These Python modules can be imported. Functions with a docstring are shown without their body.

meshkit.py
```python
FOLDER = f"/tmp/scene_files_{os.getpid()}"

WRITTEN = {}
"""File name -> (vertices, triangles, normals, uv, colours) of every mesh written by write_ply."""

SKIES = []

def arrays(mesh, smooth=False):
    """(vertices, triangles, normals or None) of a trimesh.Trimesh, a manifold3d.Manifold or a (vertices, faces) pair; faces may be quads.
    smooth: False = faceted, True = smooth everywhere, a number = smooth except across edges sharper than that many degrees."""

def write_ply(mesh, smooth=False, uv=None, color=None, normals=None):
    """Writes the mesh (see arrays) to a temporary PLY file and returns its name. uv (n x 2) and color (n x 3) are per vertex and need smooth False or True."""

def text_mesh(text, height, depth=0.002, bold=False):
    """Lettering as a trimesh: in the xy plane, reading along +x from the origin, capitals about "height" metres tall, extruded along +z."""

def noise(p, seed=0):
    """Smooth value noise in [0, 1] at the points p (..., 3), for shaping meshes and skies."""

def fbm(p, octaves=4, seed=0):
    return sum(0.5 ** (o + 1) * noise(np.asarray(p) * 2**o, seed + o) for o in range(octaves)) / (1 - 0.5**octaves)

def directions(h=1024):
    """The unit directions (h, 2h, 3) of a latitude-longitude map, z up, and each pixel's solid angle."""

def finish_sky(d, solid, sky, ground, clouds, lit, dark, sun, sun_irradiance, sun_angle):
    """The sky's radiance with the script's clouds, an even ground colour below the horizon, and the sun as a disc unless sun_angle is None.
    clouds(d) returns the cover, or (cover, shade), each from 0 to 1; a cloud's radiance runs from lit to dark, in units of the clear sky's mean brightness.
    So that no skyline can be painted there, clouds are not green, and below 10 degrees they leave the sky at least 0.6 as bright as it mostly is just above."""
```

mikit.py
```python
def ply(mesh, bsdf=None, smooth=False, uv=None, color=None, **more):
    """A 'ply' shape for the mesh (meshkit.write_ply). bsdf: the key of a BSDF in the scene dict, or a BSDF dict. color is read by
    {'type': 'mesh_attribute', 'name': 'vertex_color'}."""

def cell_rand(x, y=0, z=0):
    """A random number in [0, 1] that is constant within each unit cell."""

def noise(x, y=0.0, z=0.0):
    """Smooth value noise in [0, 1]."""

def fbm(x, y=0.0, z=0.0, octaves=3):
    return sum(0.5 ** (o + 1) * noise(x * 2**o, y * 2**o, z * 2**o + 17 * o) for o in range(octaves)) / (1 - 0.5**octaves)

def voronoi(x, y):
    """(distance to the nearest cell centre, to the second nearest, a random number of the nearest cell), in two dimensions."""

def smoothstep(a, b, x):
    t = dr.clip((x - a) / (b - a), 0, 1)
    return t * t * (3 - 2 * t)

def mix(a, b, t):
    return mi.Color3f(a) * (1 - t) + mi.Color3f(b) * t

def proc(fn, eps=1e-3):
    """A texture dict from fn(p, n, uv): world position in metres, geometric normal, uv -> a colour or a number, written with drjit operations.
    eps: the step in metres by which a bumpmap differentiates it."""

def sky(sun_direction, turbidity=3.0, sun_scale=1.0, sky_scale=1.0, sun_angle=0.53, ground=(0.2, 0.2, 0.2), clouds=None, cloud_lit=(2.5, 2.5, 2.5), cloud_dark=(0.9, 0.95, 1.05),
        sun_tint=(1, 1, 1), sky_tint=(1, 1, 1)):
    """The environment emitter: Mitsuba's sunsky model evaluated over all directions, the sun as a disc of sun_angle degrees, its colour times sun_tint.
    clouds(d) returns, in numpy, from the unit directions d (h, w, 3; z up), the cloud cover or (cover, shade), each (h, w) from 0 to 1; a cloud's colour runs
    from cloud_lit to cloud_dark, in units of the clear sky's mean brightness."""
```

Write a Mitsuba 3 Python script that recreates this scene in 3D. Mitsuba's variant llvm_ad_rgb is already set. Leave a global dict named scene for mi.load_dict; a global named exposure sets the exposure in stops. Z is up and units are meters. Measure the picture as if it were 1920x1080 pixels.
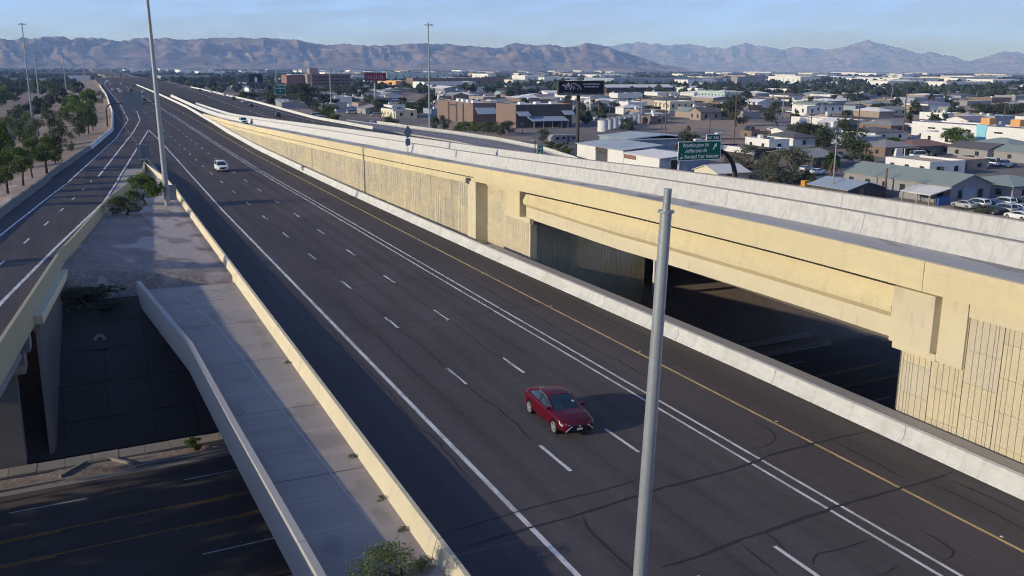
import math
import numpy as np, trimesh, manifold3d as m3, drjit as dr
import mitsuba as mi, mikit, meshkit
from mikit import noise, fbm, smoothstep, mix, proc, cell_rand
from meshkit import text_mesh
from shapely.geometry import Polygon
from scipy.interpolate import PchipInterpolator

T = mi.ScalarTransform4f
rng = np.random.default_rng(7)
scene, labels = {}, {}

# ------------------------------------------------------------------ camera, sky, haze, exposure
# x: across the freeway (to the right), y: along it, away from the camera, z: up; the freeway's surface is z = 0.
CAM = (0.0, 0.0, 16.69)
scene['haze_air'] = {'type': 'homogeneous', 'albedo': {'type': 'rgb', 'value': [0.92, 0.95, 0.99]},
                     'sigma_t': {'type': 'rgb', 'value': [3.4e-5, 5.2e-5, 9.4e-5]}}
scene['camera'] = {'type': 'perspective', 'fov': 57.694, 'fov_axis': 'x', 'near_clip': 0.5, 'far_clip': 90000.0,
                   'to_world': T().look_at(origin=list(CAM), target=[CAM[0] + 40.0845, CAM[1] + 88.671, CAM[2] - 23.0365], up=[0.089566, 0.21234, 0.973175]),
                   'medium': {'type': 'ref', 'id': 'haze_air'}}
SUN = np.array([-1.0, -0.035, 0.262])


def clouds(d):
    az = np.arctan2(d[..., 0], d[..., 1])
    el = np.arcsin(np.clip(d[..., 2], -1, 1))
    p = np.stack([az * 5.0 + el * 9, el * 34.0 - az * 2.0, az * 0 + 3.0], -1)
    q = np.stack([az * 16.0 + 4, el * 120.0 - az * 9, az * 0 + 9.0], -1)
    f = meshkit.fbm(p, 4, 3) * 0.6 + meshkit.fbm(q, 3, 8) * 0.4
    veil = 0.80 * np.exp(-np.clip(el, 0, 2) / 0.12)
    return np.clip(np.clip((f - 0.42) * 2.4, 0, 0.5) * (0.35 + 0.5 * veil) + 0.86 * veil, 0, 0.92)


scene['sky'] = mikit.sky(SUN.tolist(), turbidity=3.0, sun_scale=1.0, sky_scale=1.0, clouds=clouds, cloud_lit=(2.15, 4.1, 9.6),
                         sun_tint=(0.86, 1.17, 2.0), sky_tint=(0.76, 0.80, 1.14), ground=(0.16, 0.14, 0.13))
exposure = 2.0


# ------------------------------------------------------------------ materials
def rgb(*c):
    return {'type': 'rgb', 'value': list(c)}


def dif(name, c, rough=0.8, spec=0.3, **k):
    scene[name] = {'type': 'twosided', 'bsdf': {'type': 'principled', 'base_color': c if isinstance(c, dict) else rgb(*c), 'roughness': rough, 'specular': spec, **k}}


def f_asphalt(p, n, uv):
    sp = noise(p.x * 22, p.y * 22, 0.5)
    big = fbm(p.x * 0.33, p.y * 0.10, 1.0, 4)
    tracks = fbm(p.x * 1.5 + 7, p.y * 0.035, 2.0, 3)
    grain = noise(p.x * 7, p.y * 5, 8.1)
    wear = smoothstep(28.8, 31.2, p.x) * smoothstep(-1, 60, p.y)
    u = (p.x - 13.75) / 3.68
    u = u - dr.floor(u)
    path = dr.exp(-dr.square((u - 0.26) / 0.10)) + dr.exp(-dr.square((u - 0.74) / 0.10)) - 0.9 * dr.exp(-dr.square((u - 0.5) / 0.07))
    path = path * smoothstep(13.2, 14.4, p.x) * (1 - smoothstep(24.6, 25.2, p.x)) * (0.5 + fbm(p.x * 0.2, p.y * 0.05, 5.0, 2))
    seam = dr.exp(-dr.square((p.x - 19.3) / 0.05)) + dr.exp(-dr.square((p.x - 27.0) / 0.05)) + dr.exp(-dr.square((p.x - 12.0) / 0.05))
    v = 0.64 + 0.34 * big + 0.075 * path - 0.10 * seam + 0.28 * (tracks - 0.5) + 0.20 * (sp - 0.5) + 0.12 * (grain - 0.5)
    c = mi.Color3f(0.084, 0.072, 0.076) * v
    return mix(c, mi.Color3f(0.080, 0.070, 0.062) * v, wear)


def f_street(p, n, uv):
    v = 0.7 + 0.5 * fbm(p.x * 0.25, p.y * 0.9, 1.0, 4) + 0.2 * (noise(p.x * 14, p.y * 14) - 0.5)
    return mi.Color3f(0.095, 0.078, 0.070) * v


def f_conc(p, n, uv):
    st = fbm(p.y * 0.9 + p.x * 0.3, p.z * 0.7, p.x * 0.5, 4)
    sp = noise(p.y * 5.2 + p.x, p.z * 9.0, p.x * 4)
    dirt = smoothstep(0.55, 0.8, fbm(p.y * 2.4, p.z * 6.0, p.x, 4))
    c = mix(mi.Color3f(0.55, 0.545, 0.535), mi.Color3f(0.48, 0.475, 0.46), smoothstep(0.3, 0.75, st))
    drip = smoothstep(0.58, 0.75, fbm(p.y * 3.5, p.z * 0.6, 3.0, 3))
    return mix(mix(c, mi.Color3f(0.42, 0.405, 0.385), 0.2 * dirt), mi.Color3f(0.36, 0.345, 0.33), 0.22 * drip) * (0.94 + 0.12 * sp)


def f_whitewash(p, n, uv):
    # pale paint over grey concrete, rubbed off in small flakes towards the foot
    e = fbm(p.y * 2.6, p.z * 5.0, 4.0, 5)
    low = 1 - smoothstep(0.15, 0.75, fbm(p.y * 0.35, p.z * 0.2, 6.0, 3))
    flake = smoothstep(0.54, 0.60, fbm(p.y * 3.4 + 5, p.z * 2.2, 2.0, 5) + 0.10 * low)
    near = 1 - smoothstep(55, 130, p.y)
    c0 = mi.Color3f(0.50, 0.495, 0.49) * (0.95 + 0.10 * e)
    c1 = mi.Color3f(0.415, 0.415, 0.41) * (0.95 + 0.10 * e)
    drip = smoothstep(0.60, 0.76, fbm(p.y * 5.5, p.z * 0.8, 8.0, 3))
    return mix(mix(c0, c1, flake * (0.10 + 0.38 * near)), mi.Color3f(0.36, 0.35, 0.34), 0.5 * drip)


def f_cream(p, n, uv):
    st = fbm(p.y * 0.5, p.z * 0.8, p.x * 0.3, 4)
    dr_ = smoothstep(0.58, 0.8, fbm(p.y * 4.0, p.z * 0.9, p.x, 3))
    c = mix(mi.Color3f(0.60, 0.535, 0.38), mi.Color3f(0.50, 0.435, 0.315), st)
    return mix(c, mi.Color3f(0.40, 0.34, 0.27), 0.45 * dr_)


def f_yellow(p, n, uv):
    st = fbm(p.y * 0.22, p.z * 0.8, p.x * 0.3, 4)
    dr_ = smoothstep(0.54, 0.80, fbm(p.y * 2.6, p.z * 0.35, p.x, 4))
    sp = noise(p.y * 9, p.z * 9, p.x)
    c = mix(mi.Color3f(0.60, 0.51, 0.315), mi.Color3f(0.555, 0.475, 0.305), smoothstep(0.3, 0.7, st))
    return mix(c, mi.Color3f(0.42, 0.34, 0.21), 0.28 * dr_) * (0.97 + 0.06 * sp)


def f_panel(k):
    cols = [(0.51, 0.44, 0.305), (0.495, 0.43, 0.31), (0.465, 0.41, 0.315)]

    def f(p, n, uv):
        st = fbm(p.y * 0.4 + k, p.z * 0.9, p.x * 0.3, 4)
        dr_ = smoothstep(0.55, 0.8, fbm(p.y * 2.6, p.z * 0.35 + k, p.x, 3))
        return mix(mi.Color3f(*cols[k]) * (0.9 + 0.22 * st), mi.Color3f(0.36, 0.30, 0.22), 0.35 * dr_)
    return f


def f_deck(p, n, uv):
    band = fbm(p.x * 0.15, p.y * 1.1, 3.0, 4)
    groove = noise(p.x * 0.3, p.y * 26.0, 2.0)
    st = smoothstep(0.55, 0.75, fbm(p.x * 0.9, p.y * 0.5, 9.0, 4))
    c = mix(mi.Color3f(0.355, 0.305, 0.275), mi.Color3f(0.28, 0.24, 0.22), band) * (0.9 + 0.2 * groove)
    return mix(c, mi.Color3f(0.22, 0.19, 0.175), 0.6 * st)


def f_ground(p, n, uv):
    x, y = p.x, p.y
    a = fbm(x * 0.02, y * 0.02, 1.0, 4)
    b = fbm(x * 0.35, y * 0.35, 2.0, 4)
    s = noise(x * 6.5, y * 6.5, 3.0)
    dirt = mix(mi.Color3f(0.175, 0.135, 0.115), mi.Color3f(0.235, 0.185, 0.155), b)
    lot = mi.Color3f(0.125, 0.112, 0.112) * (0.85 + 0.3 * b)
    c = mix(dirt, lot, smoothstep(0.48, 0.56, a) * smoothstep(60, 80, x))
    grass = smoothstep(0.57, 0.72, fbm(x * 0.013 + 9, y * 0.013, 5.0, 3))
    c = mix(c, mi.Color3f(0.10, 0.10, 0.07), 0.55 * grass * smoothstep(60, 90, x))
    s2 = noise(x * 11.0, y * 11.0, 3.0)
    gravel = mix(mi.Color3f(0.20, 0.16, 0.14), mi.Color3f(0.30, 0.245, 0.22), smoothstep(0.25, 0.8, s2)) * (0.8 + 0.4 * b)
    near = smoothstep(-14, -10, x) * (1 - smoothstep(11, 13, x)) * (1 - smoothstep(170, 190, y)) * smoothstep(20, 24, y)
    rock = smoothstep(0.42, 0.60, fbm(x * 0.45, y * 0.28, 7.0, 3) + 0.25 * (1 - smoothstep(2.0, 6.6, x)) - 0.06)  # stony patches; the extra dark on the ramp side paints its shadow
    nearc = mix(mix(mi.Color3f(0.44, 0.355, 0.32), mi.Color3f(0.36, 0.295, 0.265), b), gravel, rock)
    c = mix(c, nearc, near)
    far = smoothstep(1200, 2600, dr.sqrt(x * x + y * y))
    farc = mix(mi.Color3f(0.085, 0.085, 0.072), mi.Color3f(0.20, 0.175, 0.15), smoothstep(0.45, 0.62, fbm(x * 0.004, y * 0.004, 5.0, 4)))
    return mix(c, farc, far) * (0.86 + 0.28 * s)


def f_rock(p, n, uv):
    b = fbm(p.x * 0.004, p.y * 0.004, p.z * 0.012, 5)
    c = fbm(p.x * 0.02, p.y * 0.02, p.z * 0.06, 3)
    return mix(mi.Color3f(0.185, 0.145, 0.125), mi.Color3f(0.10, 0.086, 0.078), smoothstep(0.35, 0.65, b)) * (0.75 + 0.5 * c)


def f_galv(p, n, uv):
    s = noise(p.x * 28, p.y * 28, p.z * 22)
    b = fbm(p.x * 3, p.y * 3, p.z * 0.7, 3)
    return mi.Color3f(0.34, 0.37, 0.40) * (0.80 + 0.2 * b + 0.14 * (s - 0.5))


def f_roofmetal(p, n, uv):
    return mi.Color3f(0.36, 0.39, 0.40) * (0.8 + 0.4 * fbm(p.x * 0.25, p.y * 0.25, 3.0, 4))


dif('asphalt', proc(f_asphalt), 0.85, 0.25)
dif('street_asphalt', proc(f_street), 0.85, 0.25)
dif('concrete_white', proc(f_conc))
dif('whitewash', proc(f_whitewash))
dif('cream_paint', proc(f_cream))
dif('yellow_paint', proc(f_yellow), 0.7)
for k in range(3):
    dif(f'panel_{k}', proc(f_panel(k)), 0.8)
dif('deck_concrete', proc(f_deck), 0.85)
def f_lane(p, n, uv):
    st = fbm(p.x * 0.8, p.y * 0.12, 3.0, 4)
    pat = smoothstep(0.58, 0.66, fbm(p.x * 0.5 + 3, p.y * 0.22, 8.0, 3))
    return mix(mi.Color3f(0.37, 0.355, 0.36), mi.Color3f(0.28, 0.27, 0.275), st) * (1 - 0.35 * pat)


def f_pale(p, n, uv):
    return mi.Color3f(0.175, 0.165, 0.17) * (0.75 + 0.5 * fbm(p.x * 0.12, p.y * 0.3, 1.0, 4))


dif('pale_asphalt', proc(f_pale), 0.85)
dif('lane_concrete', proc(f_lane))
dif('earth', proc(f_ground), 0.95, 0.1)
dif('rock', proc(f_rock), 0.95, 0.05)
dif('galvanised', proc(f_galv), 0.42, 0.5, metallic=0.35)
dif('roof_metal', proc(f_roofmetal), 0.5, 0.5)


def f_marking(c):
    def f(p, n, uv):
        w = smoothstep(0.30, 0.62, fbm(p.x * 5, p.y * 1.6, 4.0, 4))
        return mi.Color3f(*c) * (0.70 + 0.30 * w)
    return f


dif('marking_white', proc(f_marking((0.60, 0.58, 0.585))), 0.7)
dif('marking_yellow', proc(f_marking((0.52, 0.36, 0.17))), 0.7)
PAL = dict(crack=(0.03, 0.028, 0.033), joint=(0.035, 0.032, 0.03), street_orange=(0.40, 0.20, 0.05), bare_concrete=(0.40, 0.375, 0.35), pave=(0.26, 0.24, 0.225), slope_slab=(0.075, 0.064, 0.056), slope_slab_worn=(0.082, 0.070, 0.061), shaded_concrete=(0.15, 0.15, 0.15), shaded_cream=(0.36, 0.325, 0.215), dark_concrete=(0.13, 0.115, 0.10),
           steel=(0.30, 0.31, 0.32), dark_steel=(0.06, 0.058, 0.058), wood_pole=(0.12, 0.09, 0.07), sign_green=(0.012, 0.135, 0.085), sign_white=(0.75, 0.75, 0.74),
           sign_back=(0.17, 0.20, 0.23), wall_white=(0.66, 0.655, 0.65), wall_cream=(0.60, 0.55, 0.43), wall_tan=(0.30, 0.245, 0.21), wall_grey=(0.27, 0.265, 0.28), wall_blue=(0.27, 0.32, 0.40),
           wall_brown=(0.20, 0.145, 0.125), wall_dark=(0.075, 0.066, 0.068), wall_orange=(0.62, 0.33, 0.14), wall_teal=(0.42, 0.52, 0.50), wall_brick=(0.22, 0.12, 0.105), wall_lemon=(0.62, 0.60, 0.36),
           roof_white=(0.60, 0.58, 0.57), roof_grey=(0.23, 0.22, 0.225), roof_dark=(0.11, 0.105, 0.11), roof_brown=(0.22, 0.125, 0.10), roof_green=(0.22, 0.26, 0.25), roof_tan=(0.33, 0.27, 0.20),
           roof_purple=(0.19, 0.17, 0.22), window_dark=(0.025, 0.03, 0.035), sky_blue=(0.22, 0.52, 0.66), blue_tarp=(0.05, 0.11, 0.30), board_black=(0.012, 0.011, 0.016), board_purple=(0.20, 0.16, 0.25),
           board_lilac=(0.55, 0.50, 0.58), board_red=(0.22, 0.03, 0.05), board_pink=(0.50, 0.26, 0.24), tyre=(0.02, 0.02, 0.02), rim=(0.26, 0.26, 0.27), trim_black=(0.015, 0.015, 0.017),
           bark=(0.10, 0.08, 0.065), bark_dark=(0.045, 0.037, 0.033), plate=(0.55, 0.42, 0.42), lamp_red=(0.25, 0.01, 0.01), orange_plastic=(0.5, 0.25, 0.03), fence_wood=(0.20, 0.115, 0.08), wall_olive=(0.25, 0.24, 0.15))
for k, c in PAL.items():
    dif(k, c)
dif('car_red', (0.075, 0.0015, 0.009), 0.32, 0.35, clearcoat=0.4, clearcoat_gloss=0.95)
dif('car_white', (0.68, 0.68, 0.69), 0.3, 0.5, clearcoat=1.0)
dif('car_silver', (0.36, 0.37, 0.39), 0.3, 0.5, clearcoat=1.0)
dif('car_dark', (0.022, 0.023, 0.027), 0.3, 0.5, clearcoat=1.0)
dif('car_blue', (0.05, 0.09, 0.20), 0.3, 0.5, clearcoat=1.0)
dif('car_glass', (0.014, 0.028, 0.036), 0.08, 0.6)
dif('chrome', (0.72, 0.72, 0.74), 0.18, 0.6, metallic=0.8)
dif('lens', (0.62, 0.63, 0.65), 0.15, 0.6)
scene['foliage'] = {'type': 'principledthin', 'base_color': {'type': 'mesh_attribute', 'name': 'vertex_color'}, 'roughness': 0.6, 'diff_trans': 0.7}


# ------------------------------------------------------------------ helpers
def numbered(name, sep=''):
    if not any(k == name for k in USED):
        USED.add(name)
        return name
    i = 1
    c = COUNT.get(name, 0) + 1
    while f'{name}_{c:03d}' in USED:
        c += 1
    COUNT[name] = c
    USED.add(f'{name}_{c:03d}')
    return f'{name}_{c:03d}'


USED, COUNT = set(), {}


def thing(name, label, cat, group=None):
    k = numbered(name)
    labels[k] = {'label': label, 'category': cat}
    if group:
        labels[k]['group'] = group
    return k


def add(parent, part, mesh, bsdf, smooth=False, label=None, **k):
    key = numbered(f'{parent}__{part}') if part else parent
    scene[key] = mikit.ply(mesh, bsdf, smooth, **k)
    if label:
        labels[key] = {'label': label}
    return key


def setting(name, mesh, bsdf, smooth=False, label=None):
    USED.add(name)
    scene[name] = mikit.ply(mesh, bsdf, smooth)
    labels[name] = {'kind': 'structure', 'label': label or name.replace('_', ' ')}
    return name


def cat(*ms):
    return trimesh.util.concatenate([m for m in ms if m is not None])


def box(x0, x1, y0, y1, z0, z1):
    m = trimesh.creation.box((x1 - x0, y1 - y0, z1 - z0))
    m.apply_translation(((x0 + x1) / 2, (y0 + y1) / 2, (z0 + z1) / 2))
    return m


def hull(pts):
    return trimesh.Trimesh(*(lambda h: (h.vertices, h.faces))(trimesh.PointCloud(np.asarray(pts, float)).convex_hull), process=False)


def resample(path, step):
    p = np.asarray(path, float)
    s = np.r_[0, np.cumsum(np.linalg.norm(np.diff(p, axis=0), axis=1))]
    t = np.linspace(0, s[-1], max(2, int(math.ceil(s[-1] / step)) + 1))
    return np.stack([np.interp(t, s, p[:, k]) for k in range(p.shape[1])], 1)


def loft(path, prof, caps=True):
    """A closed profile of (offset to the right, height) carried along a path of (x, y, z)."""
    p, q = np.asarray(path, float), np.asarray(prof, float)
    t = np.gradient(p[:, :2], axis=0)
    t /= np.linalg.norm(t, axis=1, keepdims=True)
    nrm = np.stack([t[:, 1], -t[:, 0]], 1)
    n, m = len(p), len(q)
    v = np.zeros((n, m, 3))
    v[:, :, :2] = p[:, None, :2] + nrm[:, None] * q[None, :, :1]
    v[:, :, 2] = p[:, 2:3] + q[None, :, 1]
    f = []
    for i in range(n - 1):
        for j in range(m):
            a, b, c, d = i * m + j, i * m + (j + 1) % m, (i + 1) * m + (j + 1) % m, (i + 1) * m + j
            f += [(a, b, c), (a, c, d)]
    if caps:
        tri = trimesh.creation.triangulate_polygon(Polygon(q), engine='earcut')
        vv, ff = tri
        idx = [int(np.argmin(((q - w) ** 2).sum(1))) for w in vv]
        for a, b, c in ff:
            a, b, c = idx[a], idx[b], idx[c]
            f += [(a, b, c), ((n - 1) * m + a, (n - 1) * m + c, (n - 1) * m + b)]
    mesh = trimesh.Trimesh(v.reshape(-1, 3), np.array(f), process=False)
    return mesh


def ribbon(left, right):
    """A sheet between two polylines with the same number of points."""
    l, r = np.asarray(left, float), np.asarray(right, float)
    n = len(l)
    v = np.vstack([l, r])
    f = []
    for i in range(n - 1):
        f += [(i, n + i, n + i + 1), (i, n + i + 1, i + 1)]
    return trimesh.Trimesh(v, np.array(f), process=False)


def stripe(path, w, dz=0.0):
    p = np.asarray(path, float)
    t = np.gradient(p[:, :2], axis=0)
    t /= np.linalg.norm(t, axis=1, keepdims=True) + 1e-9
    nrm = np.c_[np.stack([t[:, 1], -t[:, 0]], 1) * w / 2, np.zeros(len(p))]
    up = np.array([0, 0, dz])
    return ribbon(p - nrm + up, p + nrm + up)


def tube(pts, rad, sides=10, cap=True):
    p = np.asarray(pts, float)
    r = np.broadcast_to(np.asarray(rad, float), (len(p),))
    t = np.gradient(p, axis=0)
    t /= np.linalg.norm(t, axis=1, keepdims=True) + 1e-12
    a = np.cross(t, np.where(np.abs(t[:, 2:]) < 0.9, [0, 0, 1.0], [1.0, 0, 0]))
    a /= np.linalg.norm(a, axis=1, keepdims=True)
    b = np.cross(t, a)
    an = np.arange(sides) * 2 * np.pi / sides
    v = p[:, None] + r[:, None, None] * (np.cos(an)[None, :, None] * a[:, None] + np.sin(an)[None, :, None] * b[:, None])
    f = []
    for i in range(len(p) - 1):
        for j in range(sides):
            q = [i * sides + j, i * sides + (j + 1) % sides, (i + 1) * sides + (j + 1) % sides, (i + 1) * sides + j]
            f += [(q[0], q[1], q[2]), (q[0], q[2], q[3])]
    v = v.reshape(-1, 3)
    if cap:
        n = len(v)
        v = np.vstack([v, p[:1], p[-1:]])
        e = (len(p) - 1) * sides
        for j in range(sides):
            f += [(n, (j + 1) % sides, j), (n + 1, e + j, e + (j + 1) % sides)]
    return trimesh.Trimesh(v, np.array(f), process=False)


def P(ys, xs):
    return lambda y: np.interp(y, ys, xs)


# ------------------------------------------------------------------ plan of the roads (functions of y)
x_bar = P([0, 40, 60, 76, 98, 123, 150, 198, 250, 291, 407, 588, 837, 1500], [32.75, 32.72, 32.3, 31.9, 31.6, 31.3, 31.2, 31.4, 32.6, 34.1, 37.6, 40.1, 42.2, 45])
x_yel = P([0, 100, 186, 285, 383, 576, 900, 1500], [29.1, 29.05, 29.25, 31.2, 32.6, 34.6, 36.5, 40])
x_hov = P([0, 100, 156, 219, 316, 424, 577, 788, 1500], [25.05, 24.98, 24.75, 25.35, 26.6, 27.6, 29.4, 31.0, 35])
x_main = P([0, 114, 154, 229, 269], [13.75, 13.78, 14.15, 14.85, 14.85])
x_rampL = P([20, 60, 110, 160, 213, 269, 379, 608, 900, 1500], [-15.9, -13.1, -9.24, -5.5, 0.71, 6.1, 9.2, 12.0, 13.2, 15])
x_rampR = P([15, 51, 81.5, 85, 119, 160, 172], [-7.9, -5.1, -2.85, -2.35, 1.4, 7.55, 8.3])
x_out = P([20, 60, 97, 140.6, 159, 240, 321, 458, 897, 1500], [-14.2, -11.2, -8.3, -4.35, -2.5, 5.9, 11.85, 14.16, 16.3, 18.5])
x_mid = P([157, 262, 320, 377, 413], [0.8, 10.7, 15.33, 17.3, 16.9])
x_in = P([20, 64.7, 86.5, 122, 157, 269], [-9.8, -6.0, -3.46, 1.0, 3.92, 14.75])
z_ramp = lambda y: 0.0246 * np.maximum(150 - np.asarray(y, float), 0)
z_top = PchipInterpolator([-50, 0, 24, 37, 50, 65, 80, 104, 133, 175, 215, 271, 334, 400, 700], [7.6, 8.25, 8.4, 8.43, 8.3, 7.97, 7.53, 6.87, 6.17, 5.1, 4.05, 2.55, 1.25, 1.1, 1.05])
z_deck = lambda y: z_top(y) - 0.9
x_face = lambda y: np.maximum(P([0, 85, 115, 140, 200, 265, 310], [33.4, 33.35, 32.6, 32.25, 32.25, 33.0, 34.2])(y), x_bar(y) + 0.68)
x_A = P([0, 60, 97, 150, 250, 400, 600], [40.0, 39.8, 39.4, 39.0, 39.0, 40.2, 44.5])
x_B = P([0, 60, 110, 200, 300, 430], [45.8, 45.6, 44.6, 44.0, 43.4, 43.4])
x_eb = P([0, 150, 200, 250, 311, 366, 468, 580, 714, 1500], [60, 64, 68, 71.5, 68.3, 70.2, 74, 75.1, 77.4, 84])

EXIT = np.array([[71, 300, -0.1], [80, 272, -0.9], [90, 258, -2.0], [98.5, 244, -3.2], [103.5, 228, -4.4], [103, 208, -5.5], [98, 188, -6.3], [90, 165, -6.4], [84, 130, -6.4]])
EXIT = np.c_[resample(EXIT, 2.0)]


def terrain(x, y):
    x, y = np.asarray(x, float), np.asarray(y, float)
    base = -6.55 + 0.35 * (meshkit.fbm(np.stack([x * 0.03, y * 0.03, x * 0], -1), 3, 5) - 0.5) * np.clip((np.abs(x) - 90) / 60, 0, 1)
    z = base.copy()
    # embankment of the far carriageway
    xe = x_eb(y) + 0.6
    emb = np.where((x > 32) & (y > -60), -0.25 - np.maximum(x - xe, 0) / 2.6, -99)
    z = np.maximum(z, np.where(x > 32, emb, -99))
    # exit road that curves down to the town
    d2 = np.full(x.shape, 1e9)
    ez = np.zeros(x.shape)
    near = (x > 40) & (x < 160) & (y > 90) & (y < 340)
    if near.any():
        dd = np.hypot(x[near][:, None] - EXIT[None, :, 0], y[near][:, None] - EXIT[None, :, 1])
        d2[near] = dd.min(1)
        ez[near] = EXIT[dd.argmin(1), 2]
    w = np.clip((d2 - 7.5) / 7, 0, 1)
    w = w * w * (3 - 2 * w)
    z = np.where(d2 < 15, (ez - 0.22) * (1 - w) + z * w, z)
    # the freeway's own platform, the gravel gore and the slope on the left
    xr, xl = np.where(y < 172, x_rampR(y), 9.4), x_rampL(y)
    t = np.clip((x - xr) / np.maximum(9.4 - xr, 0.3), 0, 1)
    core = np.where(x > 9.7, -0.3, np.where(x > xr, (z_ramp(y) - 0.25) * (1 - t) + 0.22 * t + 0.10 * (meshkit.fbm(np.stack([x * 0.6, y * 0.6, x * 0], -1), 3, 2) - 0.5), z_ramp(y) - 0.35))
    left = z_ramp(y) - 0.3 - 0.13 * (xl - x) - 0.5 * np.clip((xl - x) / 3, 0, 1) * np.clip((y - 200) / 100, 0, 1)
    plat = np.where(x < xl, np.maximum(left, base), core)
    inside = (x < 46.5) & (x > -90)
    z = np.where(inside & (y > -40) & (y < 1500), np.where(x < 46.5, np.maximum(plat, -6.5), z), z)
    z = np.where((x <= -90) & (x > -130), np.maximum(left, base), z)
    # cut for the street that passes underneath
    yc = y - 0.07 * (x - 1)
    cut = np.full(x.shape, -7.62)
    cut = np.maximum(cut, np.minimum((yc - 62.2) * 0.61 - 7.72, 40))
    cut = np.maximum(cut, np.minimum((39.5 - yc) * 0.6 - 7.62, 40))
    cut = np.where((yc > 58.0) & (yc < 60.2), np.maximum(cut, -7.44), cut)
    bay = (x > 34.6) & (x < 46.4)
    cut = np.where(bay, np.where((y > 30.8) & (y < 72.6), -7.62 + 0.9 * np.clip((y - 62) / 8, 0, 1), 40), cut)
    z = np.minimum(z, np.where(x > 46.4, np.maximum(cut, -7.62), cut))
    # the verge left of the ramp's bridge
    return z


# ------------------------------------------------------------------ setting: ground, hills, haze
def grid_axis(fine, reach):
    out = list(fine)
    s, v = (fine[-1] - fine[-2]) * 1.25, fine[-1]
    while v < reach:
        v += s
        s *= 1.25
        out.append(min(v, reach))
    s, v = (fine[1] - fine[0]) * 1.25, fine[0]
    low = []
    while v > -reach:
        v -= s
        s *= 1.25
        low.append(max(v, -reach))
    return np.array(low[::-1] + out)


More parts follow.
